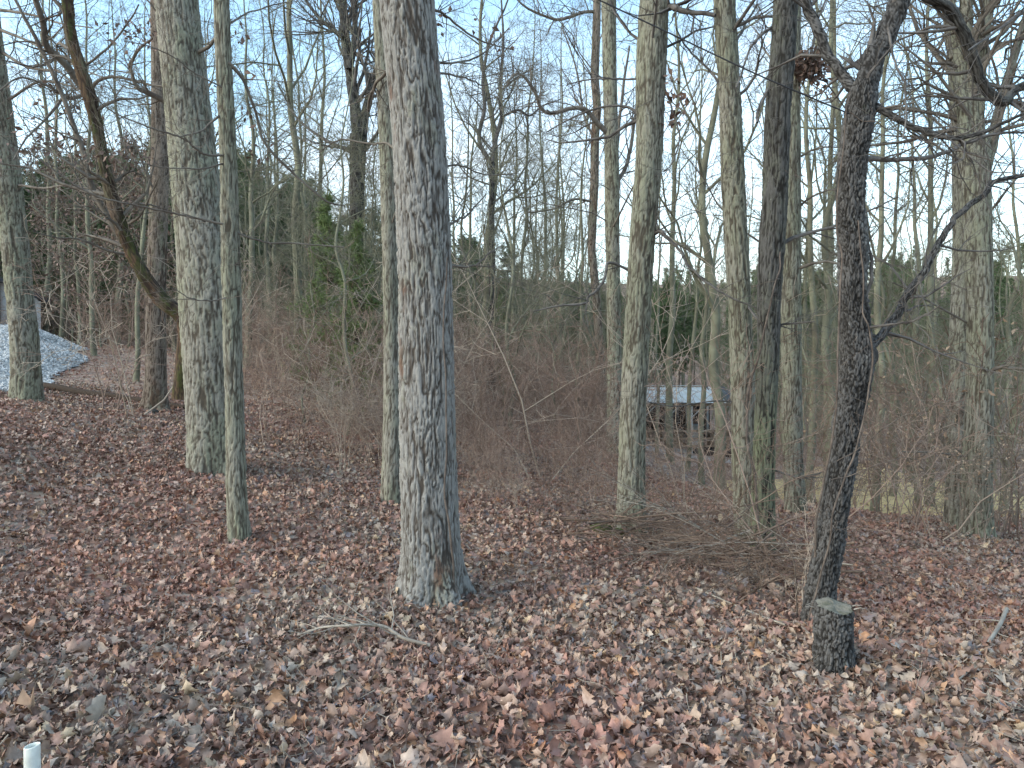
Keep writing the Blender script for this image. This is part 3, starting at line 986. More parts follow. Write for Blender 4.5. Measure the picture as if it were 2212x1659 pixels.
L_('knots', [(1392, 95, 7), (1365, 70, 6), (1335, 30, 5), (1310, -20, 4)], .3, tw=10)
L_('knots', [(1385, 170, 5), (1330, 172, 4), (1280, 170, 3.5), (1225, 182, 2.5)], .3, tw=12)
L_('knots', [(1432, 180, 5), (1452, 240, 4), (1470, 300, 3.5), (1455, 350, 3), (1432, 372, 2)], -.4, tw=8)
L_('pairleft', [(1602, 640, 6), (1640, 690, 5), (1700, 700, 4), (1760, 695, 2.5)], -.6, tw=10)
L_('pairleft', [(1560, 190, 6), (1530, 150, 5), (1490, 110, 4), (1460, 60, 3)], .5, tw=14)
L_('pairleft', [(1590, 90, 6), (1610, 50, 5), (1635, 10, 4)], .5, tw=10)
L_('pairleft', [(1590, 868, 3.5), (1530, 866, 3), (1460, 874, 2.5), (1400, 868, 2)], -.5, tw=10)
L_('pairright', [(1660, 190, 7), (1640, 240, 6), (1636, 265, 5)], -.3, tw=4)
L_('pairright', [(1665, 60, 7), (1620, 100, 5), (1590, 190, 4)], -.3, tw=12)
L_('pairright', [(1670, 1015, 5), (1730, 1028, 4), (1800, 1010, 3)], -.3, tw=10)
L_('palebehind', [(1725, 340, 5), (1770, 320, 4), (1810, 318, 3)], -.3, tw=10)
L_('palebehind', [(1722, 450, 6), (1750, 430, 5), (1780, 415, 4), (1810, 410, 3)], -.3, tw=12)
L_('palebehind', [(1724, 170, 7), (1745, 140, 6), (1762, 60, 5), (1790, -20, 4)], .3, tw=12)
L_('palebehind', [(1722, 100, 5), (1740, 115, 4), (1790, 180, 3.5), (1830, 240, 2.5)], .3, tw=10)
# crooked tree fork and limbs
L_('crooked', [(1858, 290, 44), (1868, 225, 50), (1880, 165, 48), (1893, 112, 45), (1916, 58, 45), (1938, 0, 46), (1962, -80, 42), (1975, -220, 34), (1990, -500, 22)], .25, tw=6, sides=14)
L_('crooked', [(1862, 262, 26), (1856, 222, 30), (1838, 190, 27), (1818, 163, 23), (1787, 111, 21), (1760, 50, 22), (1735, 0, 22), (1700, -90, 19), (1660, -260, 12)], .2, tw=8, sides=12)
L_('crooked', [(1884, 228, 18), (1905, 236, 16), (1938, 252, 14), (1989, 282, 13), (2039, 297, 12), (2090, 300, 10), (2140, 286, 9), (2212, 252, 7), (2280, 225, 5)], -.3, tw=16, sides=10)
L_('crooked', [(1862, 343, 14), (1900, 343, 11), (1955, 343, 10), (2005, 338, 9.5), (2056, 319, 8), (2090, 304, 7), (2167, 286, 6), (2240, 290, 4)], .3, tw=16)
L_('crooked', [(1872, 755, 22), (1888, 742, 19), (1905, 723, 18), (1938, 676, 17), (1955, 643, 16), (1992, 592, 16), (2022, 542, 15), (2046, 497, 14), (2073, 457, 13), (2124, 417, 11), (2147, 393, 10), (2212, 380, 9), (2290, 350, 7)], .5, tw=18, sides=10)
L_('crooked', [(1868, 709, 7), (1938, 697, 5), (1982, 683, 4), (2029, 660, 2.5)], -.4, tw=8)
L_('crooked', [(1990, 596, 6), (1975, 640, 5), (1970, 655, 4)], .1, tw=3)
L_('crooked', [(1918, 60, 6), (1930, 120, 5), (1958, 180, 4.5), (1960, 235, 4), (1950, 300, 3)], -.3, tw=8)
L_('crooked', [(1868, 640, 9), (1884, 600, 8), (1880, 540, 7), (1868, 470, 6)], .05, tw=3)
# stems of the large right tree
for s in ([(2088, 330, 30), (2078, 230, 27), (2066, 110, 25), (2048, 0, 22), (2030, -150, 18)],
          [(2102, 340, 34), (2096, 220, 30), (2090, 100, 27), (2087, 0, 26), (2086, -160, 20)],
          [(2112, 335, 32), (2112, 220, 27), (2118, 110, 25), (2128, 30, 24), (2136, -120, 18)],
          [(2122, 380, 28), (2138, 320, 24), (2150, 235, 20), (2172, 155, 18), (2207, 55, 16), (2240, -40, 12)]):
    L_('rightbig', s, .3, tw=14, tl=1.2, sides=12, lv=(4, 3))
L_('rightbig', [(2122, 76, 10), (2145, 60, 9), (2180, 42, 8), (2230, 20, 6)], -.4, tw=8)
L_('rightbig', [(2122, 840, 11), (2132, 822, 9), (2147, 798, 8), (2184, 794, 6), (2230, 800, 4)], -.4, tw=8)
L_('rightbig', [(2092, 985, 4), (2040, 986, 3.5), (1949, 976, 2.5)], -.4, tw=14)
L_('rightbig', [(2120, 992, 4), (2160, 988, 3.5), (2230, 978, 3)], -.4, tw=8)
L_('rightbig', [(2095, 700, 5), (2010, 655, 4), (1930, 610, 2.5)], -.5, tw=12)
L_('rightbehind', [(2080, 330, 7), (2040, 280, 6), (1990, 240, 5), (1930, 230, 3)], .3, tw=14)
L_('rightbehind', [(2070, 180, 12), (2010, 100, 10), (1975, 50, 8), (1950, -30, 6)], .8, tw=14, tl=.9)

# leaning mossy tree rooted behind the broad left trunk
b2 = pt(393, 812, 10.0)
lean = thing('leaning_tree', (b2[0], 10.0, b2[2] - .1), "mossy tree leaning up to the left from behind the broad left trunk", 'tree')
NEAR['lean'] = dict(t=lean, base=(b2[0], 10.0, b2[2] - .1), Y=10.0, limbs=Tubes(), twigs=Tubes(), g=np.random.default_rng(3), limbmat='limb', mat='mossy', bark='oak')
tr_ = Tubes()
limb((tr_, NEAR['lean']['twigs']), 10.0, [(396, 860, 44), (398, 780, 38), (402, 715, 36), (388, 680, 34), (345, 640, 32), (318, 600, 30), (280, 530, 29), (255, 470, 28), (235, 400, 27), (218, 319, 26), (200, 250, 27), (188, 202, 28), (165, 120, 25), (152, 60, 24), (146, 0, 23), (130, -120, 18), (100, -400, 8)],
     -1.2, NEAR['lean']['g'], tw=18, tl=1.0, sides=16, lv=(5, 3))
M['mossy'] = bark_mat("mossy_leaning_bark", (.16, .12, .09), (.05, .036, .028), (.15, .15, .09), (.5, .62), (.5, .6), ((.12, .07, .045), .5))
V, Fq, rg = bark_tube(tr_.big, 48, .011, 26, 'oak', .02)
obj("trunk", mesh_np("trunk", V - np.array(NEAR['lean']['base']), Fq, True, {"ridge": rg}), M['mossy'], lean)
for s, w in (([(178, 190, 17), (148, 148, 16), (120, 118, 15), (101, 98, 14), (92, 50, 13), (77, 0, 12), (60, -90, 8)], 14),
             ([(300, 565, 16), (255, 504, 14), (215, 433, 13), (195, 380, 12), (175, 319, 11), (134, 208, 10), (87, 101, 9), (60, 50, 7), (34, 0, 6), (0, -60, 4)], 20),
             ([(188, 202, 9), (218, 171, 7), (269, 168, 6), (336, 181, 4.5), (403, 188, 3)], 12),
             ([(182, 205, 8), (150, 212, 8), (128, 200, 7), (84, 178, 5), (40, 170, 4), (0, 195, 3)], 10),
             ([(135, 212, 7), (100, 260, 5), (60, 300, 4), (30, 345, 3)], 8),
             ([(262, 490, 6), (300, 470, 5), (330, 420, 4), (345, 380, 3)], 6),
             ([(290, 550, 6), (240, 545, 5), (180, 520, 4), (120, 515, 3), (70, 500, 2)], 12),
             ([(170, 150, 6), (210, 120, 5), (260, 60, 4), (300, 10, 3)], 10)):
    L_('lean', s, -.8, tw=w, tl=.8, lv=(4, 3))

# tree just outside the frame on the right whose heavy limb reaches in
b3 = (7.2, 6.3, g1(7.2, 6.3))
out = thing('overhanging_tree', b3, "tree right of the view whose heavy grey limb hangs over the top right corner", 'tree')
NEAR['out'] = dict(t=out, base=b3, Y=6.0, limbs=Tubes(), twigs=Tubes(), g=np.random.default_rng(13), limbmat='limb_dark', mat='dark', bark='oak')
me_, _i = trunk_mesh([(3030, 1330, 90), (3020, 700, 70), (3010, 0, 60)], 6.3, 'oak', 64, .03, 10, b3, .008, 28, .2, 5)
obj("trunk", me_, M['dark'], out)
L_('out', [(3015, 60, 30), (2700, 40, 26), (2400, 110, 22), (2212, 182, 19), (2178, 198, 18), (2154, 224, 22), (2137, 215, 24), (2106, 185, 24), (2084, 135, 24), (2055, 75, 23), (2036, 32, 22), (1992, 0, 20), (1950, -40, 14), (1900, -120, 8)], -.9, tw=14, sides=12)
L_('out', [(2160, 222, 14), (2185, 222, 13), (2208, 240, 12), (2206, 262, 9)], -.0, tw=3)
L_('out', [(2400, 60, 10), (2250, 10, 8), (2160, 60, 6), (2090, 110, 3)], -1.3, tw=12)

for key, d in NEAR.items():
    for T in d.get('limb_list', []):
        if hasattr(T, 'big'):
            V, Fq, rg = bark_tube(T.big, 40 if T.big[0, 3] > .045 else 24, min(.012, T.big[0, 3] * .14), 30, d['bark'], .012 if T.big[0, 3] > .03 else .02)
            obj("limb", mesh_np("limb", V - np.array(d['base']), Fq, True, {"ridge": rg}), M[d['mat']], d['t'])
        else:
            obj("limb", T.mesh("limb", d['base']), M[d['limbmat']], d['t'])
    if d['twigs'].g:
        obj("crown", d['twigs'].mesh("crown", d['base']), M[d['limbmat']], d['t'])


# knots on trunks
def lump(parent, base, c, r, mat, seed, name="knot", squash=(1, .55, 1.3)):
    n, m = 14, 9
    th = np.linspace(0, 2 * np.pi, n, endpoint=False)
    phs = np.linspace(0, np.pi, m)
    TH, PH = np.meshgrid(th, phs)
    D = np.stack([np.sin(PH) * np.cos(TH), np.sin(PH) * np.sin(TH), np.cos(PH)], -1).reshape(-1, 3)
    rr = r * (1 + .5 * (vnoise(D * 2.2 + seed, seed) - .5) + .3 * (vnoise(D * 6 + seed, seed + 1) - .5))
    V = D * rr[:, None] * np.array(squash) + np.asarray(c) - np.asarray(base)
    i, j = np.meshgrid(np.arange(m - 1), np.arange(n), indexing='ij')
    Fq = np.stack([i * n + j, i * n + (j + 1) % n, (i + 1) * n + (j + 1) % n, (i + 1) * n + j], -1).reshape(-1, 4)[:, ::-1]
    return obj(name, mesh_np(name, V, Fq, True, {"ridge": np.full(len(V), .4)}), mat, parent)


M['moss'] = plain("moss_patch", (.075, .085, .035), 1, 0, .4, 30)
for key, x, y, r, dy, mt in (('knots', 1404, 322, .05, .095, 'moss'), ('knots', 1370, 655, .035, .1, 'moss'), ('bigleft', 394, 234, .05, .19, 'mossy'), ('crooked', 1880, 770, .05, -.01, 'black')):
    d = NEAR[key]
    lump(d['t'], d['base'], pt(x, y, d['Y'] - dy), r, M[mt], int(x) % 50)

# ------------------------------------------------------------------ background trees
def forest_proto(g, H=17, r=.13, fork=False, sparse=1.0, first=.35, lean=.0):
    T, K = Tubes(), Tubes()
    n = 14
    z = np.linspace(-.3, H, n)
    dx = np.cumsum(g.normal(size=n)) * .10 + lean * z
    dy = np.cumsum(g.normal(size=n)) * .10
    dx -= dx[0]; dy -= dy[0]
    P = np.stack([dx, dy, z], 1)
    S = smooth_path(P, 40)
    rad = r * (1 - .88 * np.linspace(0, 1, 40) ** 1.1)
    rad[:4] *= np.array([1.35, 1.2, 1.08, 1.02])
    K.add(S, rad, 8)
    nb = int(15 * sparse)
    for k in range(nb):
        t = first + (1 - first) * (k + g.uniform()) / nb
        i = min(int(t * 39), 38)
        az = g.uniform(0, 6.283)
        el = g.uniform(.35, 1.05)
        L = H * .28 * (1.25 - t * .8) * g.uniform(.6, 1.2)
        grow(T, g, S[i], (math.cos(az) * math.cos(el), math.sin(az) * math.cos(el), math.sin(el)), L, rad[i] * .5, 1, (6, 5, 3), .05, .17, ratio=.52, rmin=.003)
    return K.mesh("trunk"), T.mesh("crown")


gf = np.random.default_rng(77)
PROTO = []
for i in range(8):
    k, c = forest_proto(gf, gf.uniform(14, 20), gf.uniform(.09, .15), lean=gf.normal() * .03, first=gf.uniform(.25, .45))
    k.materials.append(M['far_bark']); c.materials.append(M['far_bark'])
    PROTO.append((k, c))


def pine_proto(g, H, young=False, lowc=.38):
    K, T = Tubes(), Tubes()
    z = np.linspace(-.3, H, 12)
    P = np.stack([np.cumsum(g.normal(size=12)) * .04, np.cumsum(g.normal(size=12)) * .04, z], 1)
    K.add(P, (.035 if young else .15) * (1 - .85 * np.linspace(0, 1, 12)), 8)
    tufts = []
    nb = 95 if young else 70
    for k in range(nb):
        t0 = .1 if young else lowc
        t = t0 + (1 - t0) * (k + g.uniform()) / nb
        zb = t * H
        az = g.uniform(0, 6.283)
        Lb = (1.25 if young else 2.9) * (1.05 - (t if young else (t - .3))) * g.uniform(.7, 1.2)
        i = t * 11
        p = P[min(int(i), 10)] * (1 - i % 1) + P[min(int(i) + 1, 11)] * (i % 1)
        d = np.array([math.cos(az), math.sin(az), g.uniform(-.05, .5)])
        pts, _ = grow(T, g, p, d, Lb, .02 if young else .03, 2, (3,), .05, .12, ratio=.45, rmin=.004)
        for q in range(10 if young else 18):
            f = g.uniform(.25, 1.0) * (len(pts) - 1)
            a = pts[min(int(f), len(pts) - 2)]; b = pts[min(int(f) + 1, len(pts) - 1)]
            tufts.append((a + (b - a) * (f % 1) + g.normal(size=3) * (.05 if young else .22), nrm(b - a + g.normal(size=3) * .3)))
    C = np.array([t[0] for t in tufts]); D = np.array([t[1] for t in tufts])
    nbld = 14
    m = len(C)
    dirs = g.normal(size=(m, nbld, 3)) * .75 + D[:, None, :] * .8
    dirs /= np.linalg.norm(dirs, axis=2, keepdims=True)
    Ln = (.17 if young else .38) * g.uniform(.6, 1.2, (m, nbld, 1))
    w = .006 if young else .034
    side = np.cross(dirs, g.normal(size=(m, nbld, 3)))
    side /= np.linalg.norm(side, axis=2, keepdims=True)
    A = C[:, None, :] + side * w; B = C[:, None, :] - side * w; E = C[:, None, :] + dirs * Ln
    V = np.stack([A, B, E], 2).reshape(-1, 3)
    Fq = np.arange(len(V)).reshape(-1, 3)
    nd = mesh_np("needles", V, Fq, False)
    return K.mesh("trunk"), T.mesh("branches"), nd


M['needle'] = plain("pine_needles", (.085, .125, .055), .7, .25, .35, 1.2)
M['needle_young'] = plain("young_pine_needles", (.16, .21, .08), .7, .25, .25, 2)
M['pine_bark'] = twig_mat("pine_bark", (.1, .075, .058), (.19, .15, .12), 5)
PINES = []
for i in range(5):
    a, b, c = pine_proto(gf, gf.uniform(15, 18), lowc=(.36, .15, .3, .12, .25)[i])
    a.materials.append(M['pine_bark']); b.materials.append(M['pine_bark']); c.materials.append(M['needle'])
    PINES.append((a, b, c))

LAND = [(60, "left edge trunk"), (340, "dark based trunk"), (455, "broad left trunk"), (770, "forked dark trunk"), (912, "central oak"),
        (1062, "slender forked tree"), (1370, "knotted trunk"), (1630, "close pair of trunks"), (1850, "crooked dark trunk"), (2110, "large right trunk")]


def where(x, Y):
    px = 1106 + x / Y * F
    k = int(np.argmin([abs(px - a) for a, _ in LAND]))
    a, nm = LAND[k]
    dd = abs(px - a)
    return ("directly behind" if dd < 22 else ("just " if dd < 75 else "well ") + ("left of" if px < a else "right of")) + " the " + nm


def depth_word(Y):
    return "midway back" if Y < 22 else ("farther back" if Y < 36 else ("far back" if Y < 55 else "farthest back"))


used_names = 0


def put_tree(px, Y, s=1.0, pr=None, rz=None, label=None, g=gf):
    x = (px - 1106) / F * Y
    z = g1(x, Y)
    i = int(g.integers(0, len(PROTO))) if pr is None else pr
    w = where(x, Y)
    t = thing('bare_tree', (x, Y, z), label or f"bare {'slender' if s < .72 else 'grey' if s < .88 else 'tall'} tree {depth_word(Y)} {w}", 'tree', f"bare trees {depth_word(Y)} {w}")
    obj("trunk", PROTO[i][0], None, t)
    obj("crown", PROTO[i][1], None, t)
    t.scale = (s, s, s)
    t.rotation_euler = (0, 0, g.uniform(0, 6.28) if rz is None else rz)
    return t


# trees seen singly in the photograph (layout x, distance, size)
for px, Y, s in ((292, 17, .55), (205, 21, .7), (131, 26, .8), (101, 28, .8), (531, 22, .7), (578, 26, .8), (638, 21, .95), (660, 27, .8), (700, 30, .9),
                 (1011, 24, .7), (1109, 26, .6), (1129, 22, .7), (1173, 25, .65), (1206, 30, .8), (1253, 17, .5), (1215, 40, .9),
                 (1483, 20, .6), (1518, 18, .55), (1556, 15, .8), (1740, 18, .7), (1764, 15, .75), (1790, 20, .8), (1810, 16, .95), (1928, 19, .6), (1972, 22, .75), (2009, 17, .7),
                 (1888, 13, .7), (2173, 17, .8), (2200, 24, .9), (1450, 25, .9), (1420, 33, .8), (820, 28, .8), (640, 38, .9), (560, 36, .9), (250, 30, .85), (170, 24, .6)):
    put_tree(px, Y, s)
SLIM = []
for i in range(6):
    k_, c_ = forest_proto(gf, gf.uniform(6, 9), gf.uniform(.03, .055), first=gf.uniform(.15, .3), sparse=1.1, lean=gf.normal() * .06)
    k_.materials.append(M['far_bark']); c_.materials.append(M['far_bark'])
    SLIM.append((k_, c_))
for k in range(95):
    Y = gf.uniform(13, 40)
    px = gf.uniform(480, 2260)
    if Y < 38 and abs(px - 1495) < 100: continue
    if abs(px - 915) < 60 and Y < 20: continue
    x = (px - 1106) / F * Y
    w = where(x, Y); s = gf.uniform(.6, 1.15)
    t = thing('sapling', (x, Y, g1(x, Y)), f"{'thin crooked' if s < .8 else 'slim pale' if s < 1 else 'tall slim'} sapling {depth_word(Y)} {w}", 'sapling', f"saplings {depth_word(Y)} {w}")
    a_ = SLIM[int(gf.integers(0, 6))]
    obj("trunk", a_[0], None, t); obj("crown", a_[1], None, t)
    t.scale = (s, s, s); t.rotation_euler = (0, 0, gf.uniform(0, 6.28))
# the rest of the wood
cnt = 0
while cnt < 74:
    Y = math.sqrt(gf.uniform(24 ** 2, 75 ** 2))
    px = gf.uniform(-150, 2360)
    if Y < 42 and 1380 < px < 1620: continue
    if px < 330 and Y < 32: continue
    put_tree(px, Y, gf.uniform(.6, 1.05))
    cnt += 1
# pines
extra_ = [(gf.uniform(-100, 860), gf.uniform(32, 60), gf.uniform(.75, 1.05)) for _ in range(40)] + [(gf.uniform(1380, 2300), gf.uniform(44, 75), 1) for _ in range(34)] + [(gf.uniform(840, 1400), gf.uniform(45, 75), 1) for _ in range(16)]
extra_ += [(gf.uniform(-60, 470), gf.uniform(34, 46), 1) for _ in range(18)]
for px, Y, s in extra_ + [(40, 52, 1.02), (105, 58, 1.1), (175, 50, 1.0), (250, 55, 1.05), (310, 48, .95), (130, 44, .85), (220, 64, 1.2), (530, 48, .95), (585, 44, .88), (640, 52, .98), (690, 47, .8), (560, 60, 1.15),
                 (740, 60, .95), (800, 52, .72), (850, 60, .8), (1010, 44, .55), (980, 50, .62), (1040, 62, .75), (1095, 55, .6), (480, 56, 1.05), (420, 50, 1.0), (370, 60, 1.12), (450, 42, .8), (620, 66, 1.2), (15, 42, .85),
                 (1200, 80, .6), (1290, 75, .6), (1440, 75, .72), (1500, 80, .75), (1760, 78, .78), (1830, 85, .85), (1905, 76, .78), (1985, 82, .85), (2060, 78, .8), (2130, 84, .88), (2190, 76, .82), (1660, 82, .8), (2250, 80, .9), (-60, 50, 1), (1600, 70, .65)]:
    x = (px - 1106) / F * Y
    ytop = np.interp(px, [0, 450, 520, 650, 720, 850, 1000, 1100, 1200, 1380, 1450, 1700, 2250], [365, 355, 375, 385, 455, 480, 510, 545, 620, 630, 600, 590, 585])
    s = (CAM_Z + (800 - ytop) / F * Y - g1(x, Y)) / 17.0 * gf.uniform(.86, 1.08)
    if 1385 < px < 1605 and Y < 47: continue
    a, b, c = PINES[int(gf.integers(0, 5))]
    w = where(x, Y)
    t = thing('pine_tree', (x, Y, g1(x, Y)), f"{'tall' if s > .85 else 'small' if s < .6 else 'dense'} dark green pine {'past the thicket' if Y < 52 else 'far back'} {w}", 'pine tree', "pines behind the bare woods")
    obj("trunk", a, None, t); obj("branches", b, None, t); obj("needles", c, None, t)
    t.scale = (s, s, s); t.rotation_euler = (0, 0, gf.uniform(0, 6.28))
a, b, c = pine_proto(gf, 4.6, True)
for (px, Y, s), lb in zip([(778, 14.6, .84), (712, 16.5, .98), (1085, 24, .75)],
                          ("bright green young pine behind the forked dark trunk", "taller soft green young pine just left of the brightest one", "small young pine below the slender forked tree")):
    x = (px - 1106) / F * Y
    t = thing('young_pine', (x, Y, g1(x, Y)), lb, 'pine tree')
    ma = M['pine_bark']
    obj("trunk", a, ma, t); obj("branches", b, ma, t); obj("needles", c, M['needle_young'], t)
    t.scale = (s, s, s)

# the wood beyond, one mass
far_coll = proto_coll("woodland_kind", [p[0] for p in PROTO[:4]] + [p[1] for p in PROTO[:4]] + [p[0] for p in PINES[:3]] + [p[2] for p in PINES[:3]] + [p[0] for p in SLIM[:4]] + [p[1] for p in SLIM[:4]])
PP, RT, SC, IX = [], [], [], []
for k in range(1150):
    Y = gf.uniform(62, 250) if k < 900 else gf.uniform(32, 62)
    px = gf.uniform(-500, 2700)
    x = (px - 1106) / F * Y
    z = g1(x, Y)
    rz = gf.uniform(0, 6.28)
    right = px > 1150
    if k >= 900:
        if px < 420 or (Y < 42 and abs(px - 1495) < 110): continue
        i = int(gf.integers(0, 4)); s = gf.uniform(.6, 1.1)
        for d in (14 + i, 18 + i):
            PP.append((x, Y, z)); RT.append((0, 0, rz)); SC.append(s); IX.append(d)
        continue
    if gf.random() < .78:
        i = int(gf.integers(0, 3)); ids = (8 + i, 11 + i); s = gf.uniform(.55, .85) * (1.1 if px < 700 else .8)
    else:
        i = int(gf.integers(0, 4)); ids = (i, 4 + i); s = gf.uniform(.5, .85)
    if 1050 < px < 1400: s *= .7
    for d in ids:
        PP.append((x, Y, z)); RT.append((0, 0, rz)); SC.append(s); IX.append(d)
scatter("distant_woods", far_coll, PP, RT, SC, IX, "mass of bare woods and pines on the far slope")

# ------------------------------------------------------------------ undergrowth
def shrub_proto(g, H=2.0, stems=6, spread=.35):
    T = Tubes()
    for k in range(stems):
        az = g.uniform(0, 6.283); e = g.uniform(0, spread)
        grow(T, g, (g.normal() * .06, g.normal() * .06, -.05), (math.sin(e) * math.cos(az), math.sin(e) * math.sin(az), math.cos(e)), H * g.uniform(.6, 1.1), g.uniform(.005, .014), 1, (5, 4, 2), .02, .22, (25, 75), .55, .0032)
    return T.mesh("stems")


gs = np.random.default_rng(99)
SHR = []
for i in range(9):
    me = shrub_proto(gs, gs.uniform(1.4, 3.2), int(gs.integers(3, 6)), gs.uniform(.2, .8))
    me.materials.append(M['thicket'])
    SHR.append(me)
brush_coll = proto_coll("brush_kind", SHR)
PP = []
for k in range(2000):
    Y = math.sqrt(gs.uniform(7.4 ** 2, 44 ** 2)) if gs.random() < .6 else gs.uniform(7.4, 26)
    px = gs.uniform(-100, 2320)
    lim = (7.4 if 990 < px < 1720 else 9.5) if px > 700 else (14 + (700 - px) * .02)
    if px < 480: lim = 24
    if Y < lim: continue
    if Y > 24 and gs.random() < .5: continue
    x = (px - 1106) / F * Y
    if ((x - 13.5) / 7.5) ** 2 + ((Y - 20.5) / 5) ** 2 < 1.0: continue
    if abs(px - 1495) < 90 + 1500 / Y and 10 < Y < 46: continue
    if px > 1860 and Y > 9.5 and gs.random() < .93: continue
    if px > 1640 and gs.random() < .45: continue
    PP.append((x, Y))
PP = np.array(PP)
n = len(PP)
scatter("undergrowth", brush_coll, np.stack([PP[:, 0], PP[:, 1], gz(PP[:, 0], PP[:, 1])], 1), np.stack([gs.normal(size=n) * .12, gs.normal(size=n) * .12, gs.uniform(0, 6.28, n)], 1),
        gs.uniform(.35, 1.1, n) * np.clip(np.interp(PP[:, 1], [7, 9, 11, 16, 30], [.3, .42, .72, .85, 1]), 0, 1), gs.integers(0, 9, n), "dense brown thicket of leafless brush across the slope behind the front trees")

# countable saplings and bushes nearer
SAP = [(235, 905, 12.2, 1.0, "multi stemmed bare shrub between the left edge trunk and the dark based trunk"), (292, 930, 11.6, 1.2, "thin sapling just left of the dark based trunk"),
       (738, 1040, 9.6, .55, "thin sapling left of the central oak"), (570, 960, 11, .9, "bare bush right of the slim left trunk"), (1180, 1040, 10.5, 1.1, "tangled bare bush right of the central oak"),
       (1050, 1020, 11.5, 1.0, "bare bush beside the central oak"), (1290, 1060, 10.0, .9, "bare bush left of the knotted trunk"), (1480, 1100, 9.4, 1.0, "bare bush right of the knotted trunk"),
       (1530, 1180, 7.8, .7, "low bare bush between the knotted trunk and the close pair"), (1960, 1160, 8.3, .8, "bare bush left of the large right trunk"), (2020, 1190, 7.8, .7, "low bush in front of the large right trunk"),
       (2190, 1150, 8.6, 1.1, "bare bush at the right edge"), (1740, 1320, 5.0, .45, "twiggy sprouts at the foot of the crooked trunk"), (1690, 1250, 5.9, .6, "bare bush left of the crooked trunk"),
       (650, 960, 11.5, .9, "bare bush left of the forked dark trunk"), (1900, 1120, 9.5, .9, "bare bush right of the crooked trunk"), (830, 1010, 10.5, .9, "bare bush behind the slim trunk beside the oak")]
for k, (px, py, Y, s, lb) in enumerate(SAP):
    x = (px - 1106) / F * Y
    o = obj("bare_shrub", SHR[k % 9], None, None, (x, Y, g1(x, Y)))
    o.scale = (s, s, s); o.rotation_euler = (0, 0, k * 1.3)
    tag(o, lb, 'shrub')

# shrubs holding pale tan leaves on the right
lm2 = []
for i in range(6):
    me = leaf_mesh(gs, 'oval')
    me.materials.clear(); me.materials.append(M['leaf_tan'])
    lm2.append(me)


def leafy_shrub(px, Y, s, nleaf, label, mat='leaf_tan', size=.07, k=0, zr=(.5, 2.3)):
    x = (px - 1106) / F * Y
    t = thing('leafy_shrub', (x, Y, g1(x, Y)), label, 'shrub')
    me = shrub_proto(gs, 2.6, 6, .7)
    obj("stems", me, M['brush'], t)
    V = np.zeros(len(me.vertices) * 3, np.float32); me.vertices.foreach_get("co", V); V = V.reshape(-1, 3)
    V = V[(V[:, 2] > zr[0]) & (V[:, 2] < zr[1])]
    c = V[gs.integers(0, len(V), int(nleaf * 1.7))]
    leaves_mesh(t, c, size, mat, gs)
    t.scale = (s, s, s)
    return t


def leaves_mesh(parent, c, size, mat, g, name="leaves"):
    n = len(c)
    d = g.normal(size=(n, 3)); d[:, 2] -= .6
    d /= np.linalg.norm(d, axis=1, keepdims=True)
    sd = np.cross(d, g.normal(size=(n, 3))); sd /= np.linalg.norm(sd, axis=1, keepdims=True)
    up = np.cross(d, sd)
    L = size * g.uniform(.6, 1.2, (n, 1)); W = L * .26
    P0 = c; P1 = c + d * L * .5 + sd * W + up * W * .5; P2 = c + d * L; P3 = c + d * L * .5 - sd * W + up * W * .5
    V = np.stack([P0, P1, P2, P3], 1).reshape(-1, 3)
    b = np.arange(n)[:, None] * 4
    return obj(name, mesh_np(name, V, np.concatenate([b + np.array([[0, 1, 2]]), b + np.array([[0, 2, 3]])])), M[mat], parent)


def varied_leaf(name, ca, cb):
    m, N, L, b = mat_new(name, .6, .3)
    geo = N.new("ShaderNodeNewGeometry")
    L.new(ramp(N, L, geo.outputs["Random Per Island"], [(0, ca), (1, cb)]), b.inputs["Base Color"])
    return m


M['tan'] = varied_leaf("pale_tan_leaf", (.25, .16, .10), (.46, .36, .26))
M['rust'] = varied_leaf("rust_leaf", (.12, .085, .068), (.24, .155, .12))
for k, (px, Y, s, nl, lb) in enumerate(((2150, 9.4, 1.0, 230, "shrub with pale tan leaves right of the large right trunk"), (2205, 10.5, 1.25, 260, "taller shrub with orange tan leaves at the right edge"),
                                        (2060, 8.2, .55, 110, "low shrub with curled tan leaves against the large right trunk"), (1985, 10.5, .8, 150, "shrub with sparse tan leaves before the grass clearing"),
                                        (2130, 7.9, .5, 120, "small shrub with tan leaves at the foot of the large right trunk"), (1925, 11.5, .8, 120, "shrub with few rusty leaves right of the crooked trunk"))):
    leafy_shrub(px, Y, s, nl, lb, 'tan')


for px, Y, s, lb in ((110, 31, 1.0, "small tree with rusty leaves behind the grey building corner"), (165, 27, .9, "small tree with rusty leaves above the gravel bank"), (225, 24, .85, "rusty leaved tree left of the leaning trunk"),
                     (275, 26, 1.0, "rusty leaved tree behind the leaning trunk"), (325, 22, .85, "rusty leaved tree directly behind the dark based trunk"), (380, 25, 1.0, "rusty leaved tree between the dark based trunk and the broad left trunk"), (70, 34, 1.1, "rusty leaved tree farthest left, beyond the building")):
    x = (px - 1106) / F * Y
    t = thing('rusty_leaved_tree', (x, Y, g1(x, Y)), lb, 'tree', "small trees still holding rusty leaves")
    a_ = SLIM[int(gf.integers(0, 6))]
    obj("trunk", a_[0], None, t); cm = obj("crown", a_[1], None, t)
    V = np.zeros(len(a_[1].vertices) * 3, np.float32); a_[1].vertices.foreach_get("co", V); V = V.reshape(-1, 3)
    leaves_mesh(t, V[gs.integers(0, len(V), 1500)] + gs.normal(size=(1500, 3)) * .07, .15, 'rust', gs)
    t.scale = (s, s, s)
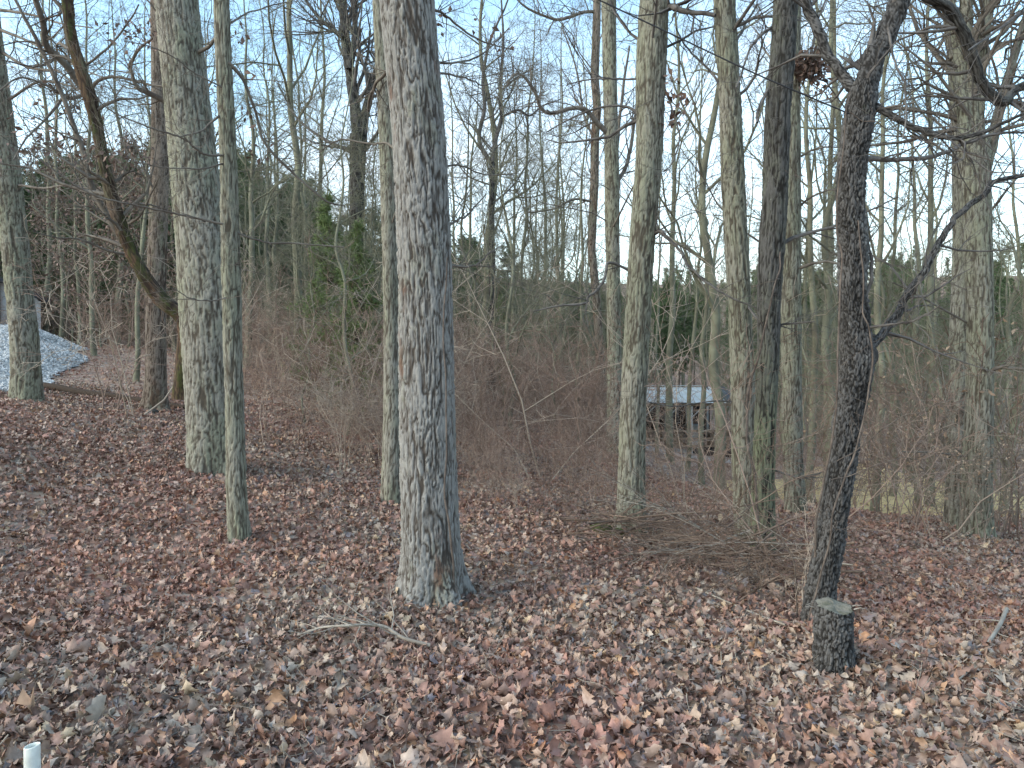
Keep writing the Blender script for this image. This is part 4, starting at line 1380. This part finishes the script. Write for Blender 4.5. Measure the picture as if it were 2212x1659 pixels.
# dead leaves still hanging in crowns at the left
def hang(key, pts_, n, spread, size, mat='rust'):
    d = NEAR[key]
    cs = []
    for (x, y, dy) in pts_:
        p = pt(x, y, d['Y'] + dy)
        cs.append(p + rng.normal(size=(n, 3)) * np.array(spread))
    leaves_mesh(d['t'], np.concatenate(cs) - np.array(d['base']), size, mat, rng, "hanging_leaves")


hang('farleft', [(120, 230, -1), (85, 290, -1), (150, 300, -1.5), (60, 330, -1), (190, 340, -1), (110, 190, -1)], 22, (.32, .2, .2), .11)
hang('bigleft', [(300, 75, .2), (285, 55, .2), (330, 70, .1), (250, 70, .4), (250, 350, .4), (290, 335, .3), (215, 345, .4)], 22, (.12, .1, .07), .08)
hang('slimleft', [(508, 65, .1), (530, 245, .2), (545, 330, .2), (555, 160, .3), (500, 80, .1)], 9, (.06, .05, .05), .07)
hang('knots', [(1450, 175, -.1), (1448, 210, -.1), (1470, 230, -.1), (1452, 260, -.1), (1485, 225, -.1)], 9, (.04, .03, .06), .09)
hang('main', [(1030, 30, .3), (965, 45, .3), (1085, 90, .3)], 6, (.05, .05, .05), .06)
hang('rightbehind', [(1790, 200, .3)], 6, (.05, .05, .05), .06)

# leaf nest caught beside the pale trunk
c = pt(1750, 140, 8.8)
nest = thing('leaf_nest', c, "ball of dead leaves and twigs caught beside the pale straight trunk", 'nest')
leaves_mesh(nest, rng.normal(size=(420, 3)) * np.array([.075, .06, .06]), .09, 'rust', rng, "leaves")
leaves_mesh(nest, rng.normal(size=(60, 3)) * np.array([.05, .03, .1]) + np.array([.1, 0, -.16]), .08, 'rust', rng, "hanging_leaves")
T = Tubes()
for k in range(40):
    grow(T, rng, rng.normal(size=3) * .04, rng.normal(size=3), .25, .003, 3, (2,))
obj("twigs", T.mesh("twigs"), M['limb'], nest)

# ------------------------------------------------------------------ stump, vines, cable, fallen wood
sb = (1.675, 4.0, g1(1.675, 4.0))
stump = thing('tree_stump', sb, "cut dark grey tree stump in front of the crooked blackish trunk", 'tree stump')
seg, rings = 120, 90
th = np.arange(seg) * 2 * np.pi / seg
zs = np.linspace(-.1, .325, rings)
TH, ZZ = np.meshgrid(th, zs)
tilt = .0
RR = .098 * (1 + .10 * np.exp(-np.clip(ZZ, 0, 1) / .08)) * (1 + .05 * np.sin(2 * TH + 1) + .03 * np.sin(3 * TH))
qq = np.stack([(RR * np.cos(TH)).ravel(), (RR * np.sin(TH)).ravel(), ZZ.ravel()], 1)
rdg, dsp = bark_disp(qq, 2.0, 'scaly', .014, 22)
rad = RR.ravel() + dsp
topz = ZZ.ravel() + np.clip((ZZ.ravel() - .24) / .085, 0, 1) * (.022 * np.cos(TH.ravel() - 2.2) + .003 * np.sin(5 * TH.ravel()))
V = np.stack([rad * np.cos(TH.ravel()), rad * np.sin(TH.ravel()), topz], 1)
i, j = np.meshgrid(np.arange(rings - 1), np.arange(seg), indexing='ij')
Fq = np.stack([i * seg + j, i * seg + (j + 1) % seg, (i + 1) * seg + (j + 1) % seg, (i + 1) * seg + j], -1).reshape(-1, 4)
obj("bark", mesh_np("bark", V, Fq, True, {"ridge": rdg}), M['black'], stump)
top = V[-seg:]
TV = [top * np.array([k, k, 1]) + np.array([0, 0, (1 - k) * .004]) for k in (.985, .8, .55, .3, .0)]
TV = np.concatenate(TV)
TV[-seg:] = [0, 0, top[:, 2].mean() + .003]
TV[:, 2] = TV[:, 2] + (vnoise(TV * 60, 3) - .5) * .004 - .001
fq = []
for r_ in range(4):
    for j_ in range(seg):
        fq.append((r_ * seg + j_, r_ * seg + (j_ + 1) % seg, (r_ + 1) * seg + (j_ + 1) % seg, (r_ + 1) * seg + j_))
m_, N_, L_2, b_ = mat_new("sawn_wood", .8, .2)
w_ = N_.new("ShaderNodeTexWave"); w_.wave_type = 'RINGS'; w_.rings_direction = 'Z'
w_.inputs["Scale"].default_value = 70; w_.inputs["Distortion"].default_value = 2
tc_ = N_.new("ShaderNodeTexCoord"); L_2.new(tc_.outputs["Object"], w_.inputs["Vector"])
c_ = ramp(N_, L_2, w_.outputs["Fac"], [(0, (.12, .105, .08)), (1, (.3, .27, .21))])
c_ = mix(N_, L_2, ramp(N_, L_2, noise(N_, L_2, tc_.outputs["Object"], 22, 5, .7), [(.45, (0, 0, 0)), (.6, (.8, .8, .8))]), c_, (.085, .085, .055))
L_2.new(c_, b_.inputs["Base Color"])
bump(N_, L_2, b_, noise(N_, L_2, tc_.outputs["Object"], 60, 4), .8, .008)
obj("cut_top", mesh_np("cut_top", TV, np.array(fq)), m_, stump)
T = Tubes()
for a, r0 in ((2.6, .10), (2.2, .1), (3.0, .1), (-.2, .095), (.3, .1)):
    p0 = np.array([math.cos(a) * r0, math.sin(a) * r0, .31])
    T.add([p0, p0 + np.array([math.cos(a) * .03, -.01, .012]), p0 + np.array([math.cos(a) * .055, -.02, .01])], [.004, .0025, .001], 4)
obj("splinters", T.mesh("splinters"), M['dead'], stump)


def strand(name, pts_, label, cat, mat, dense=8, sides=6, noise_=.01, twigs=0):
    """a vine, cable or stick through layout points (x, y, Y, width)"""
    P = np.array([[*pt(x, y, Y), w / F * Y / 2] for x, y, Y, w in pts_])
    S = smooth_path(P, dense * len(P))
    S[:, :3] += np.stack([vnoise(np.stack([np.linspace(0, len(P) * 2, len(S)), S[:, 0] * 0 + k, S[:, 0] * 0], 1), k) - .5 for k in range(3)], 1) * noise_ * 2
    T = Tubes()
    base = S[0, :3].copy()
    T.add(S[:, :3] - base, S[:, 3], sides)
    for k in range(twigs):
        i = int(rng.uniform(.1, .95) * (len(S) - 1))
        d = nrm(S[min(i + 1, len(S) - 1), :3] - S[max(i - 1, 0), :3])
        grow(T, rng, S[i, :3] - base, d * .4 + perp(d, rng), rng.uniform(.1, .4), max(.3 * S[i, 3], .0012), 2, (2, 2))
    return tag(obj(name, T.mesh(name), mat, None, base), label, cat)


M['cable'] = plain("black_cable", (.015, .015, .017), .5, .4, .1)
strand('overhead_cable', [(925, -175, 5.1, 3.6), (1294, 0, 5.0, 3.6), (1470, 83, 4.9, 3.6), (1640, 163, 4.75, 3.6), (1835, 246, 4.62, 3.6)], "black overhead cable slanting down to the crooked dark trunk", 'cable', M['cable'], noise_=0)
M['vine'] = twig_mat("vine_bark", (.07, .055, .045), (.17, .135, .11), 14)
V_ = [([(1735, 1348, 4.75, 9), (1757, 1180, 4.7, 8), (1785, 1000, 4.65, 7), (1806, 850, 4.6, 6), (1812, 700, 4.58, 6), (1815, 542, 4.6, 6), (1812, 420, 4.6, 5), (1828, 300, 4.6, 4), (1832, 200, 4.6, 3)], "thick vine climbing the left side of the crooked dark trunk"),
      ([(1750, 1345, 4.6, 6), (1790, 1150, 4.56, 6), (1835, 1000, 4.55, 6), (1868, 880, 4.56, 6), (1885, 780, 4.6, 6), (1870, 690, 4.58, 5), (1868, 600, 4.6, 5), (1858, 480, 4.6, 4)], "vine crossing the front of the crooked dark trunk"),
      ([(1728, 1350, 4.8, 5), (1700, 1180, 4.8, 4), (1640, 1090, 4.8, 3), (1580, 1120, 4.8, 2)], "thin vine arching left from the foot of the crooked trunk"),
      ([(1838, 246, 4.62, 3), (1900, 270, 4.6, 3), (1990, 300, 4.55, 3), (2110, 335, 4.4, 3), (2260, 380, 4.2, 3)], "thin dark vine trailing right from the crooked trunk"),
      ([(1812, 1000, 4.55, 3), (1900, 930, 4.5, 3), (2000, 880, 4.5, 2.5), (2060, 860, 4.5, 2)], "straight thin stem slanting up right across the crooked trunk"),
      ([(1800, 1040, 4.5, 3), (1900, 1000, 4.5, 3), (2000, 985, 4.5, 2.5), (2090, 940, 4.5, 2)], "lower thin stem slanting up right across the crooked trunk")]
for p_, lb in V_:
    strand('vine', p_ if 0 else [(a, b, c, w * .72) for a, b, c, w in p_], lb, 'vine', M['vine'], noise_=.016, twigs=7)
strand('vine', [(1645, 1180, 6.55, 6), (1622, 1000, 6.6, 6), (1612, 850, 6.7, 6), (1640, 760, 6.6, 5), (1668, 640, 6.55, 4), (1690, 540, 6.6, 3)], "vine climbing between the two trunks of the close pair", 'vine', M['vine'], noise_=.02, twigs=6)
strand('vine', [(985, 1275, 5.15, 5), (965, 1100, 5.1, 5), (962, 900, 5.12, 4), (958, 700, 5.12, 4), (966, 560, 5.1, 3)], "reddish vine up the right edge of the central oak", 'vine', M['vine'], noise_=.012, twigs=3)


def ground_stick(name, P, label, cat, mat, twl=.35, twn=8, lift=.03, kids=(3,)):
    """P: layout points (x, y, width, height above the ground) on the leaf litter"""
    Q = []
    for x, y, w, h in P:
        Y = CAM_Z / ((y - 800) / F)
        for _ in range(6):
            gx_ = (x - 1106) / F * Y
            zz = g1(gx_, Y) + h
            Y = (CAM_Z - zz) / math.tan(math.atan((y - 829.5) / F) + PITCH)
        Q.append([(x - 1106) / F * Y, Y, g1((x - 1106) / F * Y, Y) + h, w / F * Y / 2])
    S = smooth_path(Q, 7 * len(Q))
    T = Tubes(); base = S[0, :3].copy()
    T.add(S[:, :3] - base, S[:, 3], 7)
    for k in range(twn):
        i = int((.12 + .8 * (k + rng.uniform()) / max(twn, 1)) * (len(S) - 1))
        d = nrm(S[min(i + 1, len(S) - 1), :3] - S[max(i - 1, 0), :3])
        a = R(rng.uniform(35, 75)); sd = np.array([-d[1], d[0], 0]) * (1 if k % 2 else -1)
        dd = d * math.cos(a) + nrm(sd) * math.sin(a) + np.array([0, 0, rng.uniform(-.05, .25)])
        grow(T, rng, S[i, :3] - base, dd, twl * rng.uniform(.6, 1.3), max(.45 * S[i, 3], .0016), 2, kids, .0, .13, ratio=.5, rmin=.001)
    return tag(obj(name, T.mesh(name), mat, None, base), label, cat)


ground_stick('fallen_branch', [(928, 1394, 9, .05), (870, 1378, 8, .08), (830, 1354, 7.5, .11), (790, 1350, 7, .12), (735, 1352, 6, .12), (690, 1356, 5, .09), (640, 1372, 3, .05)], "pale fallen branch with side twigs on the leaves before the central oak", 'branch', M['dead'], .42, 13, kids=(4,))
for P_, lb, tn in (([(240, 1362, 5, .03), (262, 1382, 5, .03), (292, 1412, 6, .03)], "short pale stick on the leaves at the lower left", 0),
                   ([(2180, 1315, 9, .1), (2165, 1350, 9, .07), (2140, 1390, 8, .05)], "pale grey stick lying near the right edge", 2),
                   ([(2065, 1478, 4, .03), (2100, 1450, 4, .03), (2140, 1425, 4, .03)], "thin pale stick near the lower right corner", 1),
                   ([(1505, 1270, 4, .03), (1620, 1320, 4, .04), (1700, 1350, 5, .05)], "thin fallen stem lying left of the stump", 2),
                   ([(1770, 1345, 4, .02), (1820, 1385, 3, .05), (1850, 1420, 3, .03)], "thin stem leaning across the foot of the stump", 0),
                   ([(2060, 1480, 3, .02), (2140, 1500, 3, .03), (2212, 1530, 4, .03)], "slim dark twig in the lower right corner", 1)):
    ground_stick('fallen_stick', P_, lb, 'stick', M['dead'], .15, tn)

# brush pile between the knotted trunk and the crooked trunk
cb_ = pt(1560, 1230, 6.1)
pile = thing('brush_pile', (cb_[0], 6.1, g1(cb_[0], 6.1)), "tangled pile of cut brown branches between the knotted and crooked trunks", 'brush pile')
gbp = np.random.default_rng(31)
for k in range(72):
    T = Tubes()
    px = gbp.uniform(1320, 1725)
    u_ = (px - 1330) / 390
    Yc_ = 6.9 - 1.4 * u_ + gbp.normal() * .3
    x = (px - 1106) / F * Yc_
    z = g1(x, Yc_) + gbp.uniform(.03, .45) * gbp.uniform(.4, 1)
    az = R(gbp.normal() * 42 - 18) + (math.pi if gbp.random() < .4 else 0)
    d = np.array([math.cos(az), -math.sin(abs(az)) * .4 + gbp.normal() * .35, gbp.normal() * .22])
    p0 = np.array([x, Yc_, z]) - np.array(pile.location)
    grow(T, gbp, p0 - nrm(d) * .5, d, gbp.uniform(.8, 1.7), gbp.uniform(.004, .011), 1, (6, 3, 2), -.01, .11, (15, 50), .5, .0013)
    obj("branch", T.mesh("branch"), M['dead_brown'] if k % 16 else M['dead'], pile)
# pale log ends and mossy stones round the foot of the knotted trunk
for k, (x, y, Y, r, mt, lb) in enumerate(((1300, 1155, 7.3, .09, 'moss', "mossy rock left of the foot of the knotted trunk"), (1335, 1150, 7.2, .07, 'moss', "small mossy rock touching the knotted trunk"),
                                          (330, 906, 12.4, .07, 'dark', "dark rock at the foot of the dark based trunk"), (870, 1262, 5.3, .0, 'moss', ""))):
    if r == 0: continue
    xx_ = (x - 1106) / F * Y
    o = lump(None, (xx_, Y, g1(xx_, Y)), (xx_, Y, g1(xx_, Y) + r * .4), r, M[mt], k + 3, "rock", (1.3, 1, .7))
    o.location = (xx_, Y, g1(xx_, Y))
    tag(o, lb, 'rock')
# fallen log on the left
T = Tubes()
lp = [pt(92, 834, 14.6), pt(200, 838, 14.4), pt(310, 845, 14.2), pt(400, 860, 13.8)]
S = smooth_path(lp, 24)
S[:, 2] = gz(S[:, 0], S[:, 1]) + .06
T.add(S - S[0], np.linspace(.075, .045, 24), 12)
tag(obj("fallen_log", T.mesh("fallen_log"), M['brown'], None, S[0]), "dark fallen log lying between the left edge trunk and the dark based trunk", 'log')

# white marker pipe
pb = pt(70, 1659, 2.85)
pp_ = (pb[0], 2.85, g1(pb[0], 2.85))
pipe = thing('plastic_pipe', pp_, "white plastic pipe standing upright in the leaves at the lower left corner", 'pipe')
n_ = 40
th = np.arange(n_) * 2 * np.pi / n_
ro, ri = .0275, .0235
ht = 1.62 - 1.55
zt = pt(70, 1610, 2.85)[2] - pp_[2]
prof = [(ro, -.1), (ro, zt - .004), (ro - .001, zt), (ri + .001, zt), (ri, zt - .004), (ri, -.05)]
V = np.concatenate([np.stack([r_ * np.cos(th), r_ * np.sin(th), np.full(n_, z_) + (.004 * np.cos(th) if z_ > 0 else 0)], 1) for r_, z_ in prof])
i, j = np.meshgrid(np.arange(len(prof) - 1), np.arange(n_), indexing='ij')
Fq = np.stack([i * n_ + j, i * n_ + (j + 1) % n_, (i + 1) * n_ + (j + 1) % n_, (i + 1) * n_ + j], -1).reshape(-1, 4)
M['pvc'] = plain("white_plastic", (.66, .68, .62), .4, .5, .22, 14)
obj("tube", mesh_np("tube", V, Fq), M['pvc'], pipe)
TV = np.concatenate([np.stack([ri * np.cos(th), ri * np.sin(th), np.full(n_, zt - .02)], 1), [[0, 0, zt - .02]]])
obj("plug", mesh_np("plug", TV, np.stack([np.arange(n_), (np.arange(n_) + 1) % n_, np.full(n_, n_)], 1), False), M['pvc'], pipe)

# ------------------------------------------------------------------ gravel bank and grey building at the left edge
M['gravel_bed'] = plain("gravel_bed", (.3, .3, .29), .95, .1, .35, 14)
sheet("gravel_bank", in_bank, -26, -9, 13.4, 25, .2, bank_lift, M['gravel_bed'], "bank of pale blue grey crushed stone below the building")


def stone_mesh(g):
    import itertools
    V = np.array(list(itertools.product((-1, 1), repeat=3)), float)
    V = V * g.uniform(.6, 1.2, 3) + g.normal(size=(8, 3)) * .25
    Fq = np.array([(0, 1, 3, 2), (4, 6, 7, 5), (0, 4, 5, 1), (2, 3, 7, 6), (0, 2, 6, 4), (1, 5, 7, 3)])
    return mesh_np("stone", V * .02, Fq, False)


m_, N_, L3, b_ = mat_new("crushed_stone", .9, .2)
oi_ = N_.new("ShaderNodeObjectInfo")
L3.new(ramp(N_, L3, oi_.outputs["Random"], [(0, (.28, .28, .272)), (.4, (.46, .465, .455)), (1, (.68, .68, .66))]), b_.inputs["Base Color"])
st = []
for i in range(5):
    me = stone_mesh(gs); me.materials.append(m_); st.append(me)
x = gs.uniform(-22, -8, 90000); y = gs.uniform(13.4, 24, 90000)
k = in_bank(x, y) & (1106 + x / y * F > -120)
x, y = x[k], y[k]
scatter("gravel_stones", proto_coll("stone_kind", st), np.stack([x, y, gz(x, y) + bank_lift(x, y) + .01], 1), gs.uniform(0, 6.28, (len(x), 3)), gs.uniform(.6, 1.5, len(x)), gs.integers(0, 5, len(x)),
        "loose pale crushed stones on the gravel bank")


def box(x0, x1, y0, y1, z0, z1):
    V = np.array([(x, y, z) for x in (x0, x1) for y in (y0, y1) for z in (z0, z1)], float)
    Fq = np.array([(0, 1, 3, 2), (4, 6, 7, 5), (0, 4, 5, 1), (2, 3, 7, 6), (0, 2, 6, 4), (1, 5, 7, 3)])
    return V, Fq


def boxes(name, L, mat, parent, loc=(0, 0, 0)):
    VV, FF, o = [], [], 0
    for b in L:
        v, f = box(*b)
        VV.append(v); FF.append(f + o); o += 8
    return obj(name, mesh_np(name, np.concatenate(VV), np.concatenate(FF), False), mat, parent, loc)


M['siding'] = plain("grey_siding", (.46, .47, .47), .6, .3, .06, 1)
M['dark_trim'] = plain("dark_trim", (.035, .036, .04), .6, .3, .1)
M['dark_roof'] = plain("dark_roof", (.05, .052, .058), .7, .3, .15)
cx_ = (86 - 1106) / F * 27.0
hz0 = 1.2
hb = thing('grey_building', (cx_, 27.0, hz0), "light grey metal sided building with dark trim behind the left edge trunk", 'building')
hb.rotation_euler = (0, 0, R(32))
ztop_r = pt(86, 647, 27)[2] - hz0
ztop_l = pt(0, 606, 27)[2] - hz0
Wd = 12.0
slope = (ztop_l - ztop_r) / ((86 - 0) / F * 27)
for k in range(40):     # vertical siding panels, the wall top follows the rake
    xa, xb = -.3 * (k + 1), -.3 * k
    zt_a, zt_b = ztop_r - slope * xa, ztop_r - slope * xb
    if k > 20: zt_a = zt_b = ztop_r + slope * 6.3 - slope * (-6.3 - (xb)) if False else ztop_r + slope * (6.3 - (abs(xb) - 6.3))
    V = np.array([(xa + .012, 0, 0), (xb - .012, 0, 0), (xb - .012, 0, zt_b), (xa + .012, 0, zt_a), (xa + .03, -.02, 0), (xb - .03, -.02, 0), (xb - .03, -.02, zt_b), (xa + .03, -.02, zt_a)])
    obj("siding_panel", mesh_np("siding_panel", V, np.array([(4, 5, 6, 7), (0, 4, 7, 3), (1, 2, 6, 5), (3, 7, 6, 2)]), False), M['siding'], hb)
boxes("wall", [(-Wd, 0, .01, 8, -.6, ztop_r - .1), (-9.6, -3, .012, 7.9, 0, ztop_r + slope * 3 - .1)], M['siding'], hb)
boxes("downpipe", [(-1.32, -1.12, -.1, -.03, 0, ztop_r + 1.0)], M['dark_trim'], hb)
boxes("corner_trim", [(-.04, .05, -.05, .05, -.5, ztop_r - .05)], M['siding'], hb)
V = np.array([(.35, -.35, ztop_r - slope * .35), (-6.3, -.35, ztop_r + slope * 6.3), (-6.3, 8.3, ztop_r + slope * 6.3), (.35, 8.3, ztop_r - slope * .35)])
V = np.concatenate([V, V + np.array([0, 0, .16])])
V2 = V.copy(); V2[:, 0] = -12.6 - V2[:, 0]
obj("roof", mesh_np("roof", np.concatenate([V, V2]), np.concatenate([np.array([(3, 2, 1, 0), (4, 5, 6, 7), (0, 1, 5, 4), (1, 2, 6, 5), (2, 3, 7, 6), (3, 0, 4, 7)]), np.array([(3, 2, 1, 0), (4, 5, 6, 7), (0, 1, 5, 4), (1, 2, 6, 5), (2, 3, 7, 6), (3, 0, 4, 7)])[:, ::-1] + 8]), False), M['dark_roof'], hb)
boxes("window", [(-2.6, -1.42, -.04, .0, ztop_r - .5, ztop_r + .35)], M['dark_trim'], hb)

# ------------------------------------------------------------------ open barn on the right
BX0, BX1 = (1330 - 1106) / F * 36, (1606 - 1106) / F * 36
by = 36.0
bz = g1(8.5, by)
barn = thing('open_barn', ((BX0 + BX1) / 2, by, bz), "open pole barn with pale blue metal roof seen between the trunks on the right", 'barn')
bw = BX1 - BX0
ze = pt(1450, 870, 36)[2] - bz
zr = pt(1450, 836, 39)[2] - bz
M['metal_roof'] = plain("pale_metal_roof", (.42, .44, .42), .6, .3, .12, 1.5)
M['galv'] = plain("galvanised_post", (.4, .4, .38), .6, .3, .1)
M['barn_dark'] = plain("painted_interior_shade", (.03, .026, .024), .9, .1, .3)  # near-black colour paints in the shade inside the barn
M['board'] = plain("weathered_board", (.23, .17, .12), .9, .1, .25, 8)
np_ = 14
wv_ = (bw * .86) / np_
for k in range(np_):
    xa = -bw / 2 + k * wv_
    V = np.array([(xa, -.3, ze), (xa + wv_ * .86, -.3, ze), (xa + wv_ * .93, -.3, ze + .05), (xa + wv_, -.3, ze), (xa, 3, zr), (xa + wv_ * .86, 3, zr), (xa + wv_ * .93, 3, zr + .05), (xa + wv_, 3, zr),
                  (xa, 6.3, ze), (xa + wv_ * .86, 6.3, ze), (xa + wv_ * .93, 6.3, ze + .05), (xa + wv_, 6.3, ze)])
    Fq = [(a, a + 1, a + 5, a + 4) for a in (0, 1, 2, 4, 5, 6)]
    obj("roof_panel", mesh_np("roof_panel", V, np.array(Fq), False), M['metal_roof'], barn)
xe = bw / 2
boxes("ridge_cap", [(-bw / 2, xe * .64, 2.9, 3.1, zr + .055, zr + .09)], M['metal_roof'], barn)
V = np.array([(xe * .62, 0, ze - .15), (xe * 1.12, 1.5, ze + .25), (xe * 1.12, 5, ze + .6), (xe * .66, 3, zr - .05)])
V = np.concatenate([V, V + np.array([0, 0, .1])])
obj("lean_to_roof", mesh_np("lean_to_roof", V, np.array([(3, 2, 1, 0), (4, 5, 6, 7), (0, 1, 5, 4), (1, 2, 6, 5), (2, 3, 7, 6), (3, 0, 4, 7)]), False), M['dark_roof'], barn)
for k in range(6):
    xk = -bw / 2 + .1 + k * (bw - .3) / 5
    boxes("post", [(xk, xk + .1, -.05, .05, -.4, ze - .02)], M['galv'], barn)
    boxes("post", [(xk, xk + .1, 5.95, 6.05, -.4, ze - .02)], M['galv'], barn)
T = Tubes()
for k in range(5):
    xk = -bw / 2 + .15 + k * (bw - .3) / 5
    T.add([(xk, -.02, ze - .7), (xk + .35, -.02, ze - .35), (xk + .7, -.02, ze - .02)], [.03, .03, .03], 4)
obj("brace", T.mesh("brace"), M['galv'], barn)
for k in range(24):
    xk = -bw / 2 + k * (bw / 24)
    boxes("wall_board", [(xk + .008, xk + bw / 24 - .008, 6.08, 6.11, -.3, ze)], M['barn_dark'], barn)
boxes("floor", [(-bw / 2, bw / 2, -.02, 6.0, -.3, .06)], M['barn_dark'], barn)  # floor added in the painted shade colour to blacken the open bays
boxes("added_side_wall", [(-bw / 2 - .06, -bw / 2, .1, 6.0, -.3, ze - .03)], M['barn_dark'], barn)  # left end wall added to darken the interior, shade in its colour too
boxes("beam", [(-bw / 2, bw / 2, -.06, .06, ze - .16, ze - .02)], M['board'], barn)
for k in range(3):
    boxes("rail", [(-bw / 2, bw / 2, -.16, -.1, .35 + .35 * k, .43 + .35 * k)], M['board'], barn)
for k, (xk, w, h, c) in enumerate(((-1.2, .8, .9, 'board'), (.2, 1.1, .7, 'board'), (1.4, .7, 1.1, 'galv'), (2.6, .9, .8, 'board'))):
    xw = (BX0 + BX1) / 2 + xk
    o = boxes("storage_crate", [(-w / 2, w / 2, -.4, .4, -.2, h), (-w / 2 - .03, w / 2 + .03, -.44, .44, h + .002, h + .06)], M[c], None, (xw, by + 3, bz))
    tag(o, ["brown wooden crate at the left inside the open barn", "low wide brown crate in the middle of the open barn", "tall grey box standing inside the open barn", "brown crate at the right end of the open barn"][k], 'crate')
hw = thing('white_cottage', ((2032 - 1106) / F * 120, 120, g1(66.5, 120)), "small pale house glimpsed far away left of the large right trunk", 'house')
hh_ = pt(2032, 800, 120)[2] - hw.location[2]
boxes("wall", [(-1.5, 1.5, 0, 4, -.5, max(hh_, 1.5))], plain("pale_wall", (.5, .52, .52), .8, .2), hw)
z_ = max(hh_, 1.5)
V = np.array([(-1.8, -.3, z_), (1.8, -.3, z_), (1.8, 4.3, z_), (-1.8, 4.3, z_), (-1.8, 2, z_ + 1.2), (1.8, 2, z_ + 1.2)])
obj("roof", mesh_np("roof", V, [np.array([(0, 1, 5, 4), (2, 3, 4, 5), (3, 2, 1, 0)]), np.array([(0, 4, 3), (1, 2, 5)])], False), M['dark_roof'], hw)

# things that share a wording are told apart by their place from left to right
_by = {}
for o in col.objects:
    if o.parent is None and o.get('label') and o.get('category'):
        _by.setdefault(o['label'], []).append(o)
_ord = {2: ("left of two", "right of two"), 3: ("left of three", "middle of three", "right of three")}
for lb, L in _by.items():
    if len(L) < 2:
        continue
    L.sort(key=lambda o: o.location.x / o.location.y)
    n = len(L)
    for k, o in enumerate(L):
        w = _ord[n][k] if n in _ord else ("leftmost of several" if k == 0 else "rightmost of several" if k == n - 1 else ("second", "third", "fourth", "fifth", "sixth", "seventh", "eighth", "ninth")[min(k - 1, 7)] + " from left")
        o['label'] = lb + ", " + w
        if len(o['label'].split()) > 16:
            o['label'] = lb.replace("dark green ", "dark ").replace("past the thicket", "past thicket") + ", " + w
